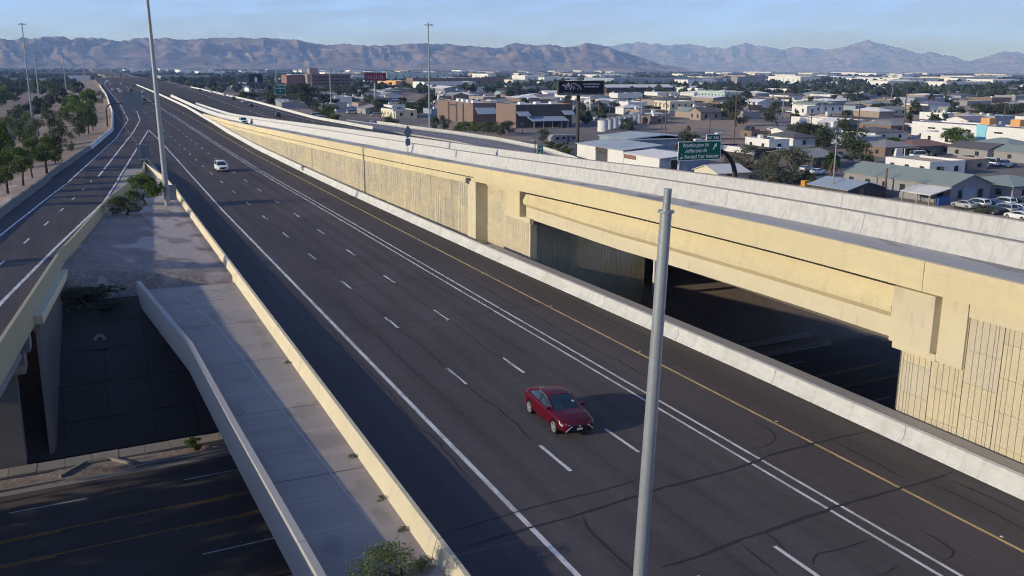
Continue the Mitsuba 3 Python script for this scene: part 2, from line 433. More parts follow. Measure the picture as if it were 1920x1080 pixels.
gx = grid_axis(np.r_[np.arange(-60, -24, 2.0), np.arange(-24, 50, 0.8), np.arange(50, 130, 2.0), np.arange(130, 420, 8)], 26000)
gy = grid_axis(np.r_[np.arange(0, 20, 2.0), np.arange(20, 100, 0.7), np.arange(100, 320, 1.6), np.arange(320, 700, 6)], 26000)
GX, GY = np.meshgrid(gx, gy)
GZ = terrain(GX.ravel(), GY.ravel())
nx, ny = len(gx), len(gy)
ii, jj = np.meshgrid(np.arange(ny - 1), np.arange(nx - 1), indexing='ij')
a = (ii * nx + jj).ravel()
F = np.vstack([np.c_[a, a + 1, a + nx + 1], np.c_[a, a + nx + 1, a + nx]])
setting('ground', trimesh.Trimesh(np.c_[GX.ravel(), GY.ravel(), GZ], F, process=False), 'earth', True, 'brown desert ground of the town, gravel verges and lots')


def ground_z(x, y):
    return float(terrain(np.array([x]), np.array([y]))[0])


RN = [(-2600, 8600, 190), (-1500, 8850, 205), (-595, 8980, 217), (-516, 8985, 225), (-357, 8993, 234), (-103, 8999, 237), (324, 8994, 238), (563, 8982, 255), (835, 8961, 245), (1186, 8921, 264), (1552, 8865, 265), (1807, 8817, 259), (1922, 8792, 227), (2085, 8755, 210), (2273, 8708, 226), (2423, 8668, 213), (2720, 8579, 216), (2861, 8533, 229), (2955, 8501, 237), (3025, 8477, 223), (3128, 8439, 231), (3258, 8390, 222), (3420, 8325, 202), (3604, 8247, 198), (3672, 8217, 237), (3727, 8192, 245), (3840, 8140, 229), (3998, 8063, 230), (4131, 7996, 211), (4285, 7914, 231), (4346, 7881, 250), (4415, 7842, 231), (4537, 7773, 193), (4687, 7683, 141), (4814, 7604, 94), (4939, 7524, 56), (5122, 7400, 10)]
RF = [(8600, 19200, 380), (9400, 18800, 430), (10081, 18422, 472), (10584, 18138, 497), (10850, 17980, 554), (11025, 17873, 576), (11269, 17720, 532), (11384, 17647, 555), (11557, 17534, 516), (11717, 17427, 522), (11997, 17236, 523), (12302, 17019, 457), (12527, 16854, 452), (12746, 16689, 512), (12900, 16570, 573), (13068, 16439, 502), (13265, 16280, 485), (13518, 16071, 436), (13711, 15906, 490), (13860, 15777, 436), (13978, 15672, 463), (14137, 15529, 431), (14365, 15318, 479), (14464, 15225, 478), (14571, 15122, 553), (14722, 14975, 615), (14879, 14820, 551), (15045, 14650, 498), (15272, 14414, 429), (15379, 14300, 361), (15579, 14082, 360), (15764, 13874, 309), (15874, 13748, 278), (16004, 13597, 211), (16170, 13398, 268), (16314, 13223, 339), (16427, 13083, 389), (16525, 12958, 368), (16627, 12827, 348), (17007, 12320, 287), (17458, 11671, 171), (18000, 10800, 60)]


def ridge(name, pts, depth, step, seed, label):
    """A mountain range: its crest line with spurs and gullies running down to the plain on the near side."""
    p = np.asarray(pts, float)
    s = np.r_[0, np.cumsum(np.hypot(*np.diff(p[:, :2], axis=0).T))]
    u = np.arange(0, s[-1], step)
    c = np.stack([np.interp(u, s, p[:, k]) for k in range(3)], 1)
    c[:, 2] += (meshkit.fbm(np.stack([u / (step * 3.5), u * 0, u * 0], -1), 4, seed) - 0.5) * 0.10 * p[:, 2].max() * np.where(c[:, 0] < 800, 2.2, 1.0)
    nrm = -c[:, :2] / np.linalg.norm(c[:, :2], axis=1, keepdims=True)
    ts = np.r_[np.linspace(-0.5, 0, 7)[:-1], np.linspace(0, 1, 60)]
    sc = depth / 5.0
    U, Tt = np.meshgrid(u, ts, indexing='ij')
    X = c[:, 0:1] + nrm[:, 0:1] * Tt * depth
    Y = c[:, 1:2] + nrm[:, 1:2] * Tt * depth
    W_ = meshkit.fbm(np.stack([X / sc / 3, Y / sc / 3, X * 0], -1), 3, seed + 1) - 0.5

    def ridged(k, sd):
        return 1 - np.abs(2 * meshkit.noise(np.stack([(X + W_ * sc * 1.6) / (sc * k), (Y - W_ * sc) / (sc * k), X * 0], -1), sd) - 1)
    rg = 0.40 * ridged(1.35, seed + 2) + 0.34 * ridged(0.55, seed + 3) + 0.26 * ridged(0.22, seed + 4)
    k = np.clip(np.abs(Tt), 0, 1)
    face = (1 - k) ** 1.25 * (1 - 0.38 * np.clip(k * 4, 0, 1))
    su = 1 - np.abs(2 * meshkit.noise(np.stack([(U + W_ * sc * 1.3 + Tt * sc * 0.7) / (sc * 0.62), Tt * 1.1, U * 0 + 4], -1), seed + 7) - 1)
    s2 = 1 - np.abs(2 * meshkit.noise(np.stack([(U + W_ * sc * 0.9 - Tt * sc * 0.5) / (sc * 0.24), Tt * 2.2, U * 0 + 8], -1), seed + 8) - 1)
    rg = 0.50 * rg + 0.28 * su + 0.22 * s2
    h = face + 1.9 * (rg - 0.43) * np.clip(k * 5, 0, 1) * (1 - k) ** 1.1
    h = np.minimum(h, 1.0 - 0.22 * k)
    Z = -10 + (c[:, 2:3] + 10) * np.clip(h, 0, 1.0)
    n, m = U.shape
    i, j = np.meshgrid(np.arange(n - 1), np.arange(m - 1), indexing='ij')
    a = (i * m + j).ravel()
    f = np.vstack([np.c_[a, a + m + 1, a + 1], np.c_[a, a + m, a + m + 1]])
    setting(name, trimesh.Trimesh(np.c_[X.ravel(), Y.ravel(), Z.ravel()], f, process=False), 'rock', True, label)


ridge('hills', RN, 1900.0, 18, 11, 'brown rocky desert mountain range with furrowed slopes')
ridge('far_mountains', RF, 3600.0, 38, 31, 'blue hazy mountain range on the right horizon with a pointed peak')
scene['haze'] = {'type': 'cube', 'to_world': T().translate([0, 0, 330.0]).scale([25900, 25900, 339.0]), 'bsdf': {'type': 'null'}, 'interior': {'type': 'ref', 'id': 'haze_air'}}
labels['haze'] = {'kind': 'stuff', 'label': 'thin blue haze over the plain'}

# ------------------------------------------------------------------ setting: roads
ys = np.r_[np.arange(4, 172, 4.0)]
l3 = np.c_[np.full(len(ys), 9.95), ys, np.zeros(len(ys))]
r3_ = np.c_[x_bar(ys) + 0.05, ys, np.zeros(len(ys))]
yf = np.r_[np.arange(168, 500, 5.0), np.arange(500, 1520, 20.0)]
cols = np.linspace(0, 1, 6)


def sheet(L, R, n=4):
    t = np.linspace(0, 1, n + 1)
    return cat(*[ribbon(L * (1 - a) + R * a, L * (1 - b) + R * b) for a, b in zip(t[:-1], t[1:])])


fw = sheet(l3, r3_)
fw2 = sheet(np.c_[x_rampL(yf) - 0.1, yf, 0 * yf], np.c_[x_bar(yf) + 0.05, yf, 0 * yf])
fw.merge_vertices()
setting('freeway', cat(fw, fw2), 'asphalt', False, 'dark asphalt freeway carriageway with lane markings')
yr = np.r_[np.arange(10, 169, 3.0), 168.0]
setting('exit_ramp_road', sheet(np.c_[x_rampL(yr) - 0.1, yr, z_ramp(yr)], np.c_[x_rampR(yr) + 0.1, yr, z_ramp(yr)]), 'asphalt', False, 'two lane ramp road curving in from the left')
yd = np.r_[np.arange(0, 345, 4.0)]
setting('elevated_lane', cat(sheet(np.c_[x_face(yd) + 0.25, yd, z_deck(yd)], np.c_[x_A(yd) + 0.2, yd, z_deck(yd)]),
                             sheet(np.c_[x_A(yd) + 0.4, yd, z_deck(yd)], np.c_[x_B(yd) + 0.3, yd, z_deck(yd)])), 'lane_concrete', False, 'grey concrete roadway on top of the elevated ramp')
ye = np.r_[np.arange(-20, 500, 6.0), np.arange(500, 1520, 20)]
setting('far_carriageway', sheet(np.c_[x_B(ye) + 0.6, ye, 0 * ye], np.c_[x_eb(ye), ye, 0 * ye]), 'asphalt', False, 'opposite carriageway beyond the white barriers')
nrm = np.gradient(EXIT[:, :2], axis=0)
nrm /= np.linalg.norm(nrm, axis=1, keepdims=True)
nrm = np.c_[nrm[:, 1], -nrm[:, 0], np.zeros(len(nrm))]
setting('exit_road', sheet(EXIT - nrm * 6.5, EXIT + nrm * 6.5, 2), 'pale_asphalt', False, 'curved exit road down to the town')
for sgn, part in ((1, 'kerb'), (-1, 'kerb')):
    add('exit_road', part, loft(EXIT + nrm * 6.5 * sgn, [(-0.2, -0.3), (-0.2, 0.15), (0.2, 0.15), (0.2, -0.3)][::-1]), 'bare_concrete')
for sgn in (-6.0, 0.0, 6.0):
    add('exit_road', 'edge_line', stripe(EXIT[3:-3] + nrm[3:-3] * sgn, 0.18, 0.02), 'marking_white')
sy = lambda x, y: y + 0.07 * (x - 1)
xs = np.arange(-60, 120, 6.0)
setting('street', sheet(np.c_[xs, sy(xs, 41.6), 0 * xs - 7.5], np.c_[xs, sy(xs, 58.1), 0 * xs - 7.5], 2), 'street_asphalt', False, 'dark city street passing under the freeway')
xs2 = np.array([-60.0, 40.0])
# the lot and side streets of the town
setting('vacant_lot', trimesh.Trimesh([[165, 281, -6.2], [209, 372, -6.2], [306, 368, -6.2], [214, 252, -6.2]], [[0, 2, 1], [0, 3, 2]], process=False), 'earth', False, 'bare brown dirt lot behind the grey warehouse')
fr = resample(np.array([[-24, 280, 0], [-21, 345, 0], [-22, 430, 0], [-25, 560, 0], [-24, 760, 0], [-12, 1000, 0]]), 20.0)
fr[:, 2] = terrain(fr[:, 0], fr[:, 1]) + 0.25
setting('frontage_road', stripe(fr, 9.0), 'asphalt', False, 'frontage road among trees left of the freeway')
for i, pl in enumerate([[(100, 210), (140, 225), (230, 236), (420, 262)], [(125, 165), (190, 210), (300, 300), (520, 470)], [(225, 150), (250, 300), (275, 620), (290, 1100)], [(330, 160), (360, 420), (390, 800)], [(120, 470), (260, 500), (560, 560)], [(150, 560), (420, 660), (800, 760)]]):
    q = resample(np.c_[np.array(pl, float), np.zeros(len(pl))], 8.0)
    q[:, 2] = terrain(q[:, 0], q[:, 1]) + 0.12 + 0.008 * i
    setting(['town_road', 'town_road_001', 'town_road_002', 'town_road_003', 'town_road_004', 'town_road_005'][i], stripe(q, 8.5), 'street_asphalt', False, 'grey asphalt street of the town')


# ---- markings: parts of the roads
def road_line(parent, part, fx, y0, y1, w, bsdf, fz=None, step=3.0, dz=0.006):
    y = np.arange(y0, y1 + 0.01, step)
    z = (fz(y) if fz else 0 * y)
    add(parent, part, stripe(np.c_[fx(y), y, z], w, dz), bsdf)


def dashes(parent, fx, y0, y1, step, ln, w, fz=None, dz=0.006):
    for y in np.arange(y0, y1, step):
        q = np.array([y - ln / 2, y, y + ln / 2])
        add(parent, 'lane_dash', stripe(np.c_[fx(q), q, fz(q) if fz else 0 * q], w, dz), 'marking_white')


road_line('freeway', 'edge_line', x_main, 4, 269, 0.22, 'marking_white')
road_line('freeway', 'solid_line', lambda y: x_hov(y), 4, 900, 0.15, 'marking_white')
road_line('freeway', 'solid_line', lambda y: x_hov(y) + 0.64, 4, 900, 0.15, 'marking_white')
road_line('freeway', 'yellow_line', x_yel, 4, 900, 0.16, 'marking_yellow')
dashes('freeway', lambda y: x_hov(y) - 3.85 + 0 * y, 22.3, 430, 12.15, 3.0, 0.17)
dashes('freeway', lambda y: np.where(y < 130, 17.45, x_hov(y) - 7.4), 33.9 - 12.15, 430, 12.15, 3.0, 0.17)
road_line('freeway', 'outer_line', x_out, 168, 900, 0.24, 'marking_white', dz=0.007)
road_line('exit_ramp_road', 'outer_line', x_out, 12, 168, 0.22, 'marking_white', z_ramp)
road_line('freeway', 'gore_line', x_mid, 168, 413, 0.30, 'marking_white', dz=0.007)
road_line('exit_ramp_road', 'gore_line', x_mid, 157, 168, 0.30, 'marking_white', z_ramp)
road_line('exit_ramp_road', 'inner_line', x_in, 12, 168, 0.26, 'marking_white', z_ramp)
road_line('freeway', 'gore_line', x_in, 168, 269, 0.28, 'marking_white', dz=0.007)
dashes('exit_ramp_road', P([20, 81, 114, 151], [-12.0, -7.02, -3.63, -0.21]), 57.0, 153, 11.75, 3.0, 0.16, z_ramp)
gy_ = np.arange(126, 169, 3.0)
add('exit_ramp_road', 'gore_slab', ribbon(np.c_[x_in(gy_) + 0.35, gy_, z_ramp(gy_) + 0.005], np.c_[x_rampR(gy_) - 0.1, gy_, z_ramp(gy_) + 0.005]), 'deck_concrete')
road_line('far_carriageway', 'yellow_line', P([120, 333, 454, 686, 900], [55, 56.5, 59.7, 68.6, 73]), 150, 900, 0.2, 'marking_white', step=8)
road_line('far_carriageway', 'edge_line', lambda y: x_eb(y) - 3.0, 150, 900, 0.2, 'marking_white', step=8)
for xo in (6.6, 10.2):
    dashes('far_carriageway', lambda y: x_eb(y) - xo, 250, 560, 12.2, 3.0, 0.2)
for yy, b, w, x0, x1 in ((51.42, 'street_orange', 0.11, -50, -3.2), (51.42, 'street_orange', 0.11, 3.4, 60), (51.62, 'street_orange', 0.11, -50, 60), (48.62, 'street_orange', 0.11, -50, -3.4), (48.62, 'street_orange', 0.11, 3.3, 60), (48.84, 'street_orange', 0.11, -50, 60)):
    q = np.array([[x0, sy(x0, yy), -7.5], [(x0 + x1) / 2, sy((x0 + x1) / 2, yy), -7.5], [x1, sy(x1, yy), -7.5]])
    add('street', 'yellow_line', stripe(q, w, 0.006), b)
for yy in (55.0, 45.4):
    for x0 in np.arange(-43.2, 50, 9.3):
        q = np.array([[x0, sy(x0, yy), -7.5], [x0 + 2.0, sy(x0 + 2.0, yy), -7.5], [x0 + 4.0, sy(x0 + 4, yy), -7.5]]) + [0.1, 0, 0]
        add('street', 'lane_dash', stripe(q, 0.12, 0.006), 'marking_white')

# sealed cracks in the asphalt: thin strips of tar, each a strip of its own
CR = [[(10.64, 29.41), (13.77, 29.93), (15.54, 30.14), (17.51, 30.22), (19.87, 30.56)],
      [(10.98, 28.23), (13.71, 28.55), (16.01, 28.8), (17.29, 28.98), (19.8, 29.43), (21.73, 29.58), (23.47, 29.74), (25.09, 30.0), (26.22, 30.32), (29.4, 30.65), (30.93, 30.75), (32.62, 30.73)],
      [(15.96, 28.72), (15.63, 27.49), (15.58, 26.01), (15.59, 24.05)],
      [(16.67, 24.25), (18.0, 24.26), (19.58, 24.55), (21.52, 24.78), (23.45, 25.07), (25.81, 25.35), (27.56, 25.41), (29.17, 25.56), (30.67, 25.57), (32.48, 25.82)],
      [(21.52, 24.78), (21.54, 24.24), (21.35, 23.44)],
      [(20.16, 24.5), (20.11, 23.42), (20.02, 22.18)],
      [(28.37, 33.99), (28.32, 32.89), (28.18, 32.15), (27.43, 31.43), (26.7, 31.21), (26.14, 31.26)],
      [(26.93, 22.54), (27.01, 21.76), (26.8, 20.88), (26.38, 20.63), (25.85, 20.62)],
      [(30.05, 30.36), (30.1, 27.94), (29.93, 25.89)],
      [(30.53, 25.63), (30.76, 23.29), (30.59, 20.94)],
      [(31.62, 25.73), (31.73, 23.85), (31.75, 21.83)],
      [(21.54, 22.2), (21.93, 22.69), (22.32, 22.81), (23.18, 22.68), (24.67, 22.78)],
      [(22.96, 20.82), (23.62, 20.87), (24.25, 21.01)],
      [(22.43, 59.89), (22.54, 54.98), (22.76, 51.12), (22.82, 47.72)],
      [(10.9, 75.32), (14.99, 76.45), (18.9, 77.61), (21.45, 78.27), (24.03, 78.72), (28.84, 79.38)],
      [(18.67, 94.25), (23.15, 94.47), (26.49, 94.16)]]
for y in (58.0, 69.5, 77.0, 90.5, 103.0, 117.0, 134.0):
    xx = np.arange(10.4, 31.6, 1.5)
    x0, x1 = sorted(rng.uniform(10.3, 31.2, 2))
    if x1 - x0 < 9:
        x0, x1 = 10.3, 31.0
    xx = np.arange(x0, x1, 1.4)
    CR.append([(x, y + 0.10 * (x - 20) + 0.35 * math.sin(x * 1.7 + y)) for x in xx])
for x0, y0, y1 in ((17.45, 36, 150), (21.1, 46, 150), (13.2, 33, 118), (31.3, 40, 128), (24.0, 60, 96), (19.6, 88, 120), (11.8, 58, 110), (15.6, 44, 66), (27.1, 40, 72)):
    yy = np.arange(y0, y1, 2.4)
    CR.append([(x0 + 0.10 * math.sin(y * 0.55 + x0) + 0.07 * math.sin(y * 1.7), y) for y in yy])
for i, c in enumerate(CR):
    q = resample(np.c_[np.array(c, float), np.zeros(len(c))], 0.55)
    q[:, :2] += rng.normal(0, 0.022, (len(q), 2))
    wid = (0.15 if i in (1, 3) else 0.085) if i < 13 else rng.uniform(0.045, 0.085)
    p = q.copy()
    t = np.gradient(p[:, :2], axis=0)
    t /= np.linalg.norm(t, axis=1, keepdims=True)
    w = wid * rng.uniform(0.55, 1.35, len(p)) * np.clip(np.minimum(np.arange(len(p)), np.arange(len(p))[::-1]) / 2 + 0.15, 0, 1)
    nn = np.c_[np.stack([t[:, 1], -t[:, 0]], 1) * w[:, None] / 2, np.zeros(len(p))]
    add('freeway', 'crack_seal', ribbon(p - nn + [0, 0, 0.011], p + nn + [0, 0, 0.011]), 'crack')
# small reflectors along the yellow line
for y in (21.0, 33.5, 46, 58, 70, 82):
    add('freeway', 'road_stud', hull([(x_yel(y) + 0.25 + a, y + b, c) for a, b, c in ((-.06, -.06, 0), (.06, -.06, 0), (-.06, .06, 0), (.06, .06, 0), (-.03, -.03, .02), (.03, .03, .02), (.03, -.03, .02), (-.03, .03, .02))]), 'plate')

# ------------------------------------------------------------------ barriers
JERSEY = [(0, -0.15), (0, 0.08), (0.17, 0.32), (0.24, 0.80), (0.26, 0.82), (0.52, 0.82), (0.54, 0.80), (0.60, -0.15)]
TALL = [(0, -0.1), (0, 0.08), (0.16, 0.34), (0.28, 1.16), (0.60, 1.16), (0.66, -0.1)]
SHADE_CAP = [(0.27, 1.165), (0.28, 1.215), (0.62, 1.215), (0.63, 1.165)]


def segments(fx, fz, y0, y1, ln, first=None):
    y = y0
    while y < y1 - 0.5:
        e = min(y + ln, y1)
        yy = np.linspace(y + 0.014, e - 0.014, max(2, int((e - y) / 3) + 1))
        yield np.c_[fx(yy), yy, fz(yy)], yy
        y = e


def barrier(name, label, fx, fz, y0, y1, prof, bsdf, ln, flip=False):
    k = thing(name, label, 'barrier')
    pr = [(-o, z) for o, z in prof][::-1] if flip else prof
    i = 0
    for path, _ in segments(fx, fz, y0, y1, ln):
        add(k, 'segment', loft(path, pr), bsdf)
    return k


zero = lambda y: 0 * np.asarray(y, float)
barrier('median_barrier', 'long white concrete barrier along the right shoulder at the foot of the yellow wall', x_bar, zero, 2, 900, JERSEY, 'concrete_white', 9.0)
x_cream = lambda y: np.where(y < 76, 9.93 + 0 * y, P([76, 112, 130, 145, 163, 171], [9.93, 9.95, 10.05, 9.85, 8.65, 8.35])(y))
CREAM = [(0.25, -0.15), (0.25, 0.08), (0.12, 0.32), (0.02, 0.80), (0.0, 0.82), (-0.17, 0.82), (-0.19, 0.80), (-0.42, 0.0), (-0.42, -0.3)][::-1]
k = thing('shoulder_barrier', 'cream painted concrete barrier between the freeway shoulder and the grey deck', 'barrier')
for a_, b_ in ((3, 27.75), (27.75, 50.0), (50.0, 74.6), (74.6, 86), (86, 98), (98, 110), (110, 122), (122, 134), (134, 146), (146, 158), (158, 171)):
    yy = np.linspace(a_ + 0.02, b_ - 0.02, max(2, int((b_ - a_) / 3)))
    add(k, 'segment', loft(np.c_[x_cream(yy), yy, 0 * yy], CREAM), 'cream_paint')
k = thing('ramp_barrier', 'cream concrete barrier with painted shade along the right side of the left ramp', 'barrier')
for path, yy in segments(x_rampR, z_ramp, 12, 171, 9.0):
    add(k, 'segment', loft(path, [(-0.25, -0.6), (-0.25, 0.08), (-0.1, 0.32), (0.0, 0.82), (0.2, 0.82), (0.3, -0.9), (0.2, -0.9)]), 'shaded_cream')  # cream darkened in the colour itself for the unlit outer face
k = thing('curved_barrier', 'grey concrete barrier curving along the outer left edge of the ramp', 'barrier')
for path, yy in segments(lambda y: x_rampL(y), z_ramp, 20, 900, 10.0):
    add(k, 'segment', loft(path, [(-0.6, -0.6), (-0.5, 0.8), (-0.48, 0.82), (-0.22, 0.82), (-0.2, 0.8), (-0.12, 0.32), (0.05, 0.08), (0.05, -0.5)]), 'shaded_concrete' if yy[0] < 205 else 'concrete_white')  # nearer stretch coloured darker to paint in its shaded inner face
LB = barrier('lane_barrier', 'tall patchy white concrete barrier right beside the elevated lane', x_A, z_deck, 2, 560, TALL, 'whitewash', 12.6)
PB = barrier('parapet_barrier', 'rear white concrete barrier, farthest behind the elevated lane', x_B, z_deck, 2, 430, TALL, 'whitewash', 15.2)
for kk, fx, y1, ln in ((LB, x_A, 560, 12.6), (PB, x_B, 430, 15.2)):
    for path, _ in segments(fx, z_deck, 2, y1, ln):
        add(kk, 'coping', loft(path, SHADE_CAP), 'pave')  # separate darker cap colours in the dim grazing light on the tops
barrier('roadside_barrier', 'white barrier on the far edge of the opposite carriageway', x_eb, zero, 252, 800, JERSEY, 'concrete_white', 12.0)

# ------------------------------------------------------------------ grey deck, its parapet, the slope and the street's edge
yk = np.array([8, 27.75, 36, 44, 52, 60, 68, 74.6])
x_par = P([5, 15, 26.9, 41.4, 55.8, 66, 74.2], [6.3, 6.15, 5.75, 5.1, 4.55, 3.5, 2.65])
yj = np.r_[np.arange(8, 73, 2.4), 74.4]
L = np.c_[x_par(yj), yj, 0 * yj + 0.03]
R = np.c_[np.full(len(yj), 9.52), yj, 0 * yj + 0.03]
setting('bridge_deck', sheet(L, R, 3), 'deck_concrete', False, 'grey grooved concrete deck between the cream barrier and the thin parapet')
for y in (27.75, 36.2, 44.6, 53.2, 62.0, 69.0):
    q = np.linspace(x_par(y) + 0.1, 9.4, 6)
    add('bridge_deck', 'joint', stripe(np.c_[q, y + 0.02 * (q - 7), 0 * q + 0.03], 0.045, 0.006), 'joint')
q = np.linspace(31, 71, 14)
add('bridge_deck', 'chalk_line', stripe(np.c_[P([31, 62, 71], [8.35, 6.6, 5.4])(q), q, 0 * q + 0.03], 0.07, 0.006), 'bare_concrete')  # streak of sunlight painted onto the shaded deck
add('bridge_deck', 'slab_edge', cat(box(6.3, 9.9, 28, 60, -1.1, -0.35), loft(np.c_[x_par(yj) + 0.18, yj, 0 * yj], [(0, -1.25), (0.05, 0.0), (0.6, 0.0), (0.6, -1.25)])), 'bare_concrete')
k = thing('exit_barrier', 'low pale concrete barrier along the outer curve of the exit road', 'barrier')
for a_ in range(8, len(EXIT) - 14, 6):
    q = (EXIT - nrm * 7.6)[a_:a_ + 7]
    add(k, 'segment', loft(q, [(-0.2, -0.6), (-0.12, 0.8), (0.12, 0.8), (0.2, -0.6)][::-1]), 'concrete_white')
k = thing('bridge_parapet', 'thin pale concrete parapet on the left edge of the grey deck', 'parapet')
for a_, b_ in ((4, 29.5), (29.5, 44.2), (44.2, 59.5), (59.5, 74.3)):
    yy = np.linspace(a_ + 0.015, b_ - 0.015, 9)
    add(k, 'segment', loft(np.c_[x_par(yy), yy, 0 * yy], [(-0.02, -0.95), (-0.02, 0.78), (-0.04, 0.80), (-0.30, 0.80), (-0.33, 0.77), (-0.34, 0.0), (-0.34, -0.95)][::-1]), 'bare_concrete')
# the freeway's bridge over the street: girders and far abutment seen below the deck
k = thing('carriageway_bridge', 'shaded underside of the opposite carriageway bridge seen through the dark opening', 'bridge')
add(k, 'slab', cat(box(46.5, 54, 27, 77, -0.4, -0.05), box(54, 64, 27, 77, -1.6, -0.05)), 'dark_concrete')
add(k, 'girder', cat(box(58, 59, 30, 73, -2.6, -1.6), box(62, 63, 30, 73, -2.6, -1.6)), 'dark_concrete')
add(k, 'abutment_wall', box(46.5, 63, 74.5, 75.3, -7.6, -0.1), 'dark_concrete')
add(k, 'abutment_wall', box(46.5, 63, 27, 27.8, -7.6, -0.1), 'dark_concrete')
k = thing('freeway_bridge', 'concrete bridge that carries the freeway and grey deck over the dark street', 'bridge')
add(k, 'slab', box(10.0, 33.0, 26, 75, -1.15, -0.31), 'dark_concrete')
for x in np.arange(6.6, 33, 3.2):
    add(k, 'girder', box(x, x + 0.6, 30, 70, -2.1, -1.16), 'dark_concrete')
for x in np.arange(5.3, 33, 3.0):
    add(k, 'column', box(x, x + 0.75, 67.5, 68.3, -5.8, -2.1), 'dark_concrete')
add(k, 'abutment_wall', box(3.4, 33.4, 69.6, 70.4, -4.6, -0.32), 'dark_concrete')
add(k, 'ledge', cat(loft(np.array([[x_bar(y) + 0.61, y, 0.0] for y in np.arange(2, 82, 4.0)]), [(0, -0.6), (0, 0.80), (0.78, 0.80), (0.78, -0.6)])), 'pave', label='brown grey ledge behind the white barrier')

# slope paving, its slabs laid with open joints
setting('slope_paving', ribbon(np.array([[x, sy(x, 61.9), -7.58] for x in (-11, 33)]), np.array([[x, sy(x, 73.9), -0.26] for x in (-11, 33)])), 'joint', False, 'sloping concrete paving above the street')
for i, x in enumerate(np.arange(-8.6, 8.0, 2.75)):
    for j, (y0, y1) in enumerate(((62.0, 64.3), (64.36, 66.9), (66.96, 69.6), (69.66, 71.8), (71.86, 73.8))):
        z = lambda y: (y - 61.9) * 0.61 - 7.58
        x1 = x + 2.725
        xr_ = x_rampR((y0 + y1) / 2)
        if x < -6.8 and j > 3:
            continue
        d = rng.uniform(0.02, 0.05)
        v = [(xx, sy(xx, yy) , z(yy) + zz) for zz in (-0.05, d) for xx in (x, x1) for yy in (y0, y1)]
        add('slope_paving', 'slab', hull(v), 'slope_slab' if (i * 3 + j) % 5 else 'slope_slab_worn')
for i, x in enumerate(np.arange(-14, 9, 1.55)):
    v = [(xx, sy(xx, yy), zz) for zz in (-7.6, -7.34 + 0.01 * (i % 3)) for xx in (x + .01, x + 1.53) for yy in (59.95, 61.3)]
    add('sidewalk', 'slab', hull(v), 'pave' if i % 4 else 'deck_concrete')
setting('sidewalk', ribbon([[-60, sy(-60, 59.9), -7.395], [60, sy(60, 59.9), -7.395]], [[-60, sy(-60, 61.35), -7.395], [60, sy(60, 61.35), -7.395]]), 'pave', False, 'pale concrete pavement beside the dark street')
for x0, x1 in ((-60, -3.4), (0.8, 60)):
    q = np.array([[x0, sy(x0, 58.1), -7.5], [x1, sy(x1, 58.1), -7.5]])
    add('sidewalk', 'kerb', loft(q, [(-0.01, -0.1), (-0.01, 0.13), (-0.03, 0.15), (-0.17, 0.15), (-0.17, -0.1)][::-1]), 'pave')
q = np.array([[-60, sy(-60, 57.75), -7.5], [60, sy(60, 57.75), -7.5]])
add('sidewalk', 'gutter', stripe(q, 0.6, 0.012), 'pave')
k = thing('drain_inlet', 'angled concrete storm drain inlet cut into the kerb of the dark street', 'drain')
for pa in ([(-3.4, 58.3), (-2.0, 60.0)], [(-2.0, 60.0), (-0.65, 60.1)], [(-0.65, 60.1), (0.85, 58.4)]):
    q = np.array([[*pa[0], -7.5], [*pa[1], -7.5]])
    add(k, 'headwall', loft(q, [(-0.09, -0.05), (-0.09, 0.22), (0.09, 0.22), (0.09, -0.05)]), 'pave')
k = thing('drain_pipe', 'round concrete drain pipe end on the shaded slope', 'pipe')
zc = (70.0 - 61.9) * 0.61 - 7.45
ring = [trimesh.creation.annulus(0.17, 0.42, 0.35)]
ring[0].apply_transform(trimesh.transformations.rotation_matrix(math.pi / 2 - 0.45, (1, 0, 0)))
ring[0].apply_translation((-0.55, 70.2, zc + 0.12))
add(k, 'collar', ring[0], 'pave')
add(k, 'apron', hull([(-1.1 + a, 69.3 + b, zc - 0.35 + 0.58 * b + c) for a in (0, 1.1) for b in (0, 0.8) for c in (0, 0.08)]), 'slope_slab')

# left ramp's bridge
k = thing('ramp_bridge', 'concrete ramp bridge with abutment and pilaster in the shade at lower left', 'bridge')
yb = np.arange(10, 74, 4.0)
xc = (x_rampL(yb) + x_rampR(yb)) / 2
hw = float((x_rampR(50) - x_rampL(50)) / 2)
add(k, 'slab', loft(np.c_[xc, yb, z_ramp(yb)], [(-hw - .4, -0.35), (-hw - .4, -0.06), (hw + .15, -0.06), (hw + .15, -0.35)]), 'pave')
for o in (-4.2, -2.1, 0, 2.1, 4.0):
    yg = np.arange(26, 59.5, 4.0)
    add(k, 'girder', loft(np.c_[(x_rampL(yg) + x_rampR(yg)) / 2 + o, yg, z_ramp(yg)], [(-0.3, -1.9), (-0.3, -1.7), (-0.1, -1.5), (-0.1, -0.36), (0.1, -0.36), (0.1, -1.5), (0.3, -1.7), (0.3, -1.9)]), 'pave')
add(k, 'abutment_wall', hull([(x, y, z) for x in (-14, -5.3) for y in (61.2, 62.1) for z in (-7.5, -0.05)]), 'pave')
add(k, 'side_wall', hull([(x, y, z) for x in (-14.6, -14.2) for y in (62, 84) for z in (-7.5, 0.9)]), 'pave')  # unseen wing wall added to keep sun off the abutment
add(k, 'bearing_shelf', hull([(x, y, z) for x in (-14, -4.65) for y in (59.9, 61.9) for z in (-1.2, 0.0)]), 'pave')
add(k, 'end_block', hull([(x, y, z) for x in (-5.4, -4.3) for y in (60.2, 61.9) for z in (0.01, 1.9)]), 'pave')
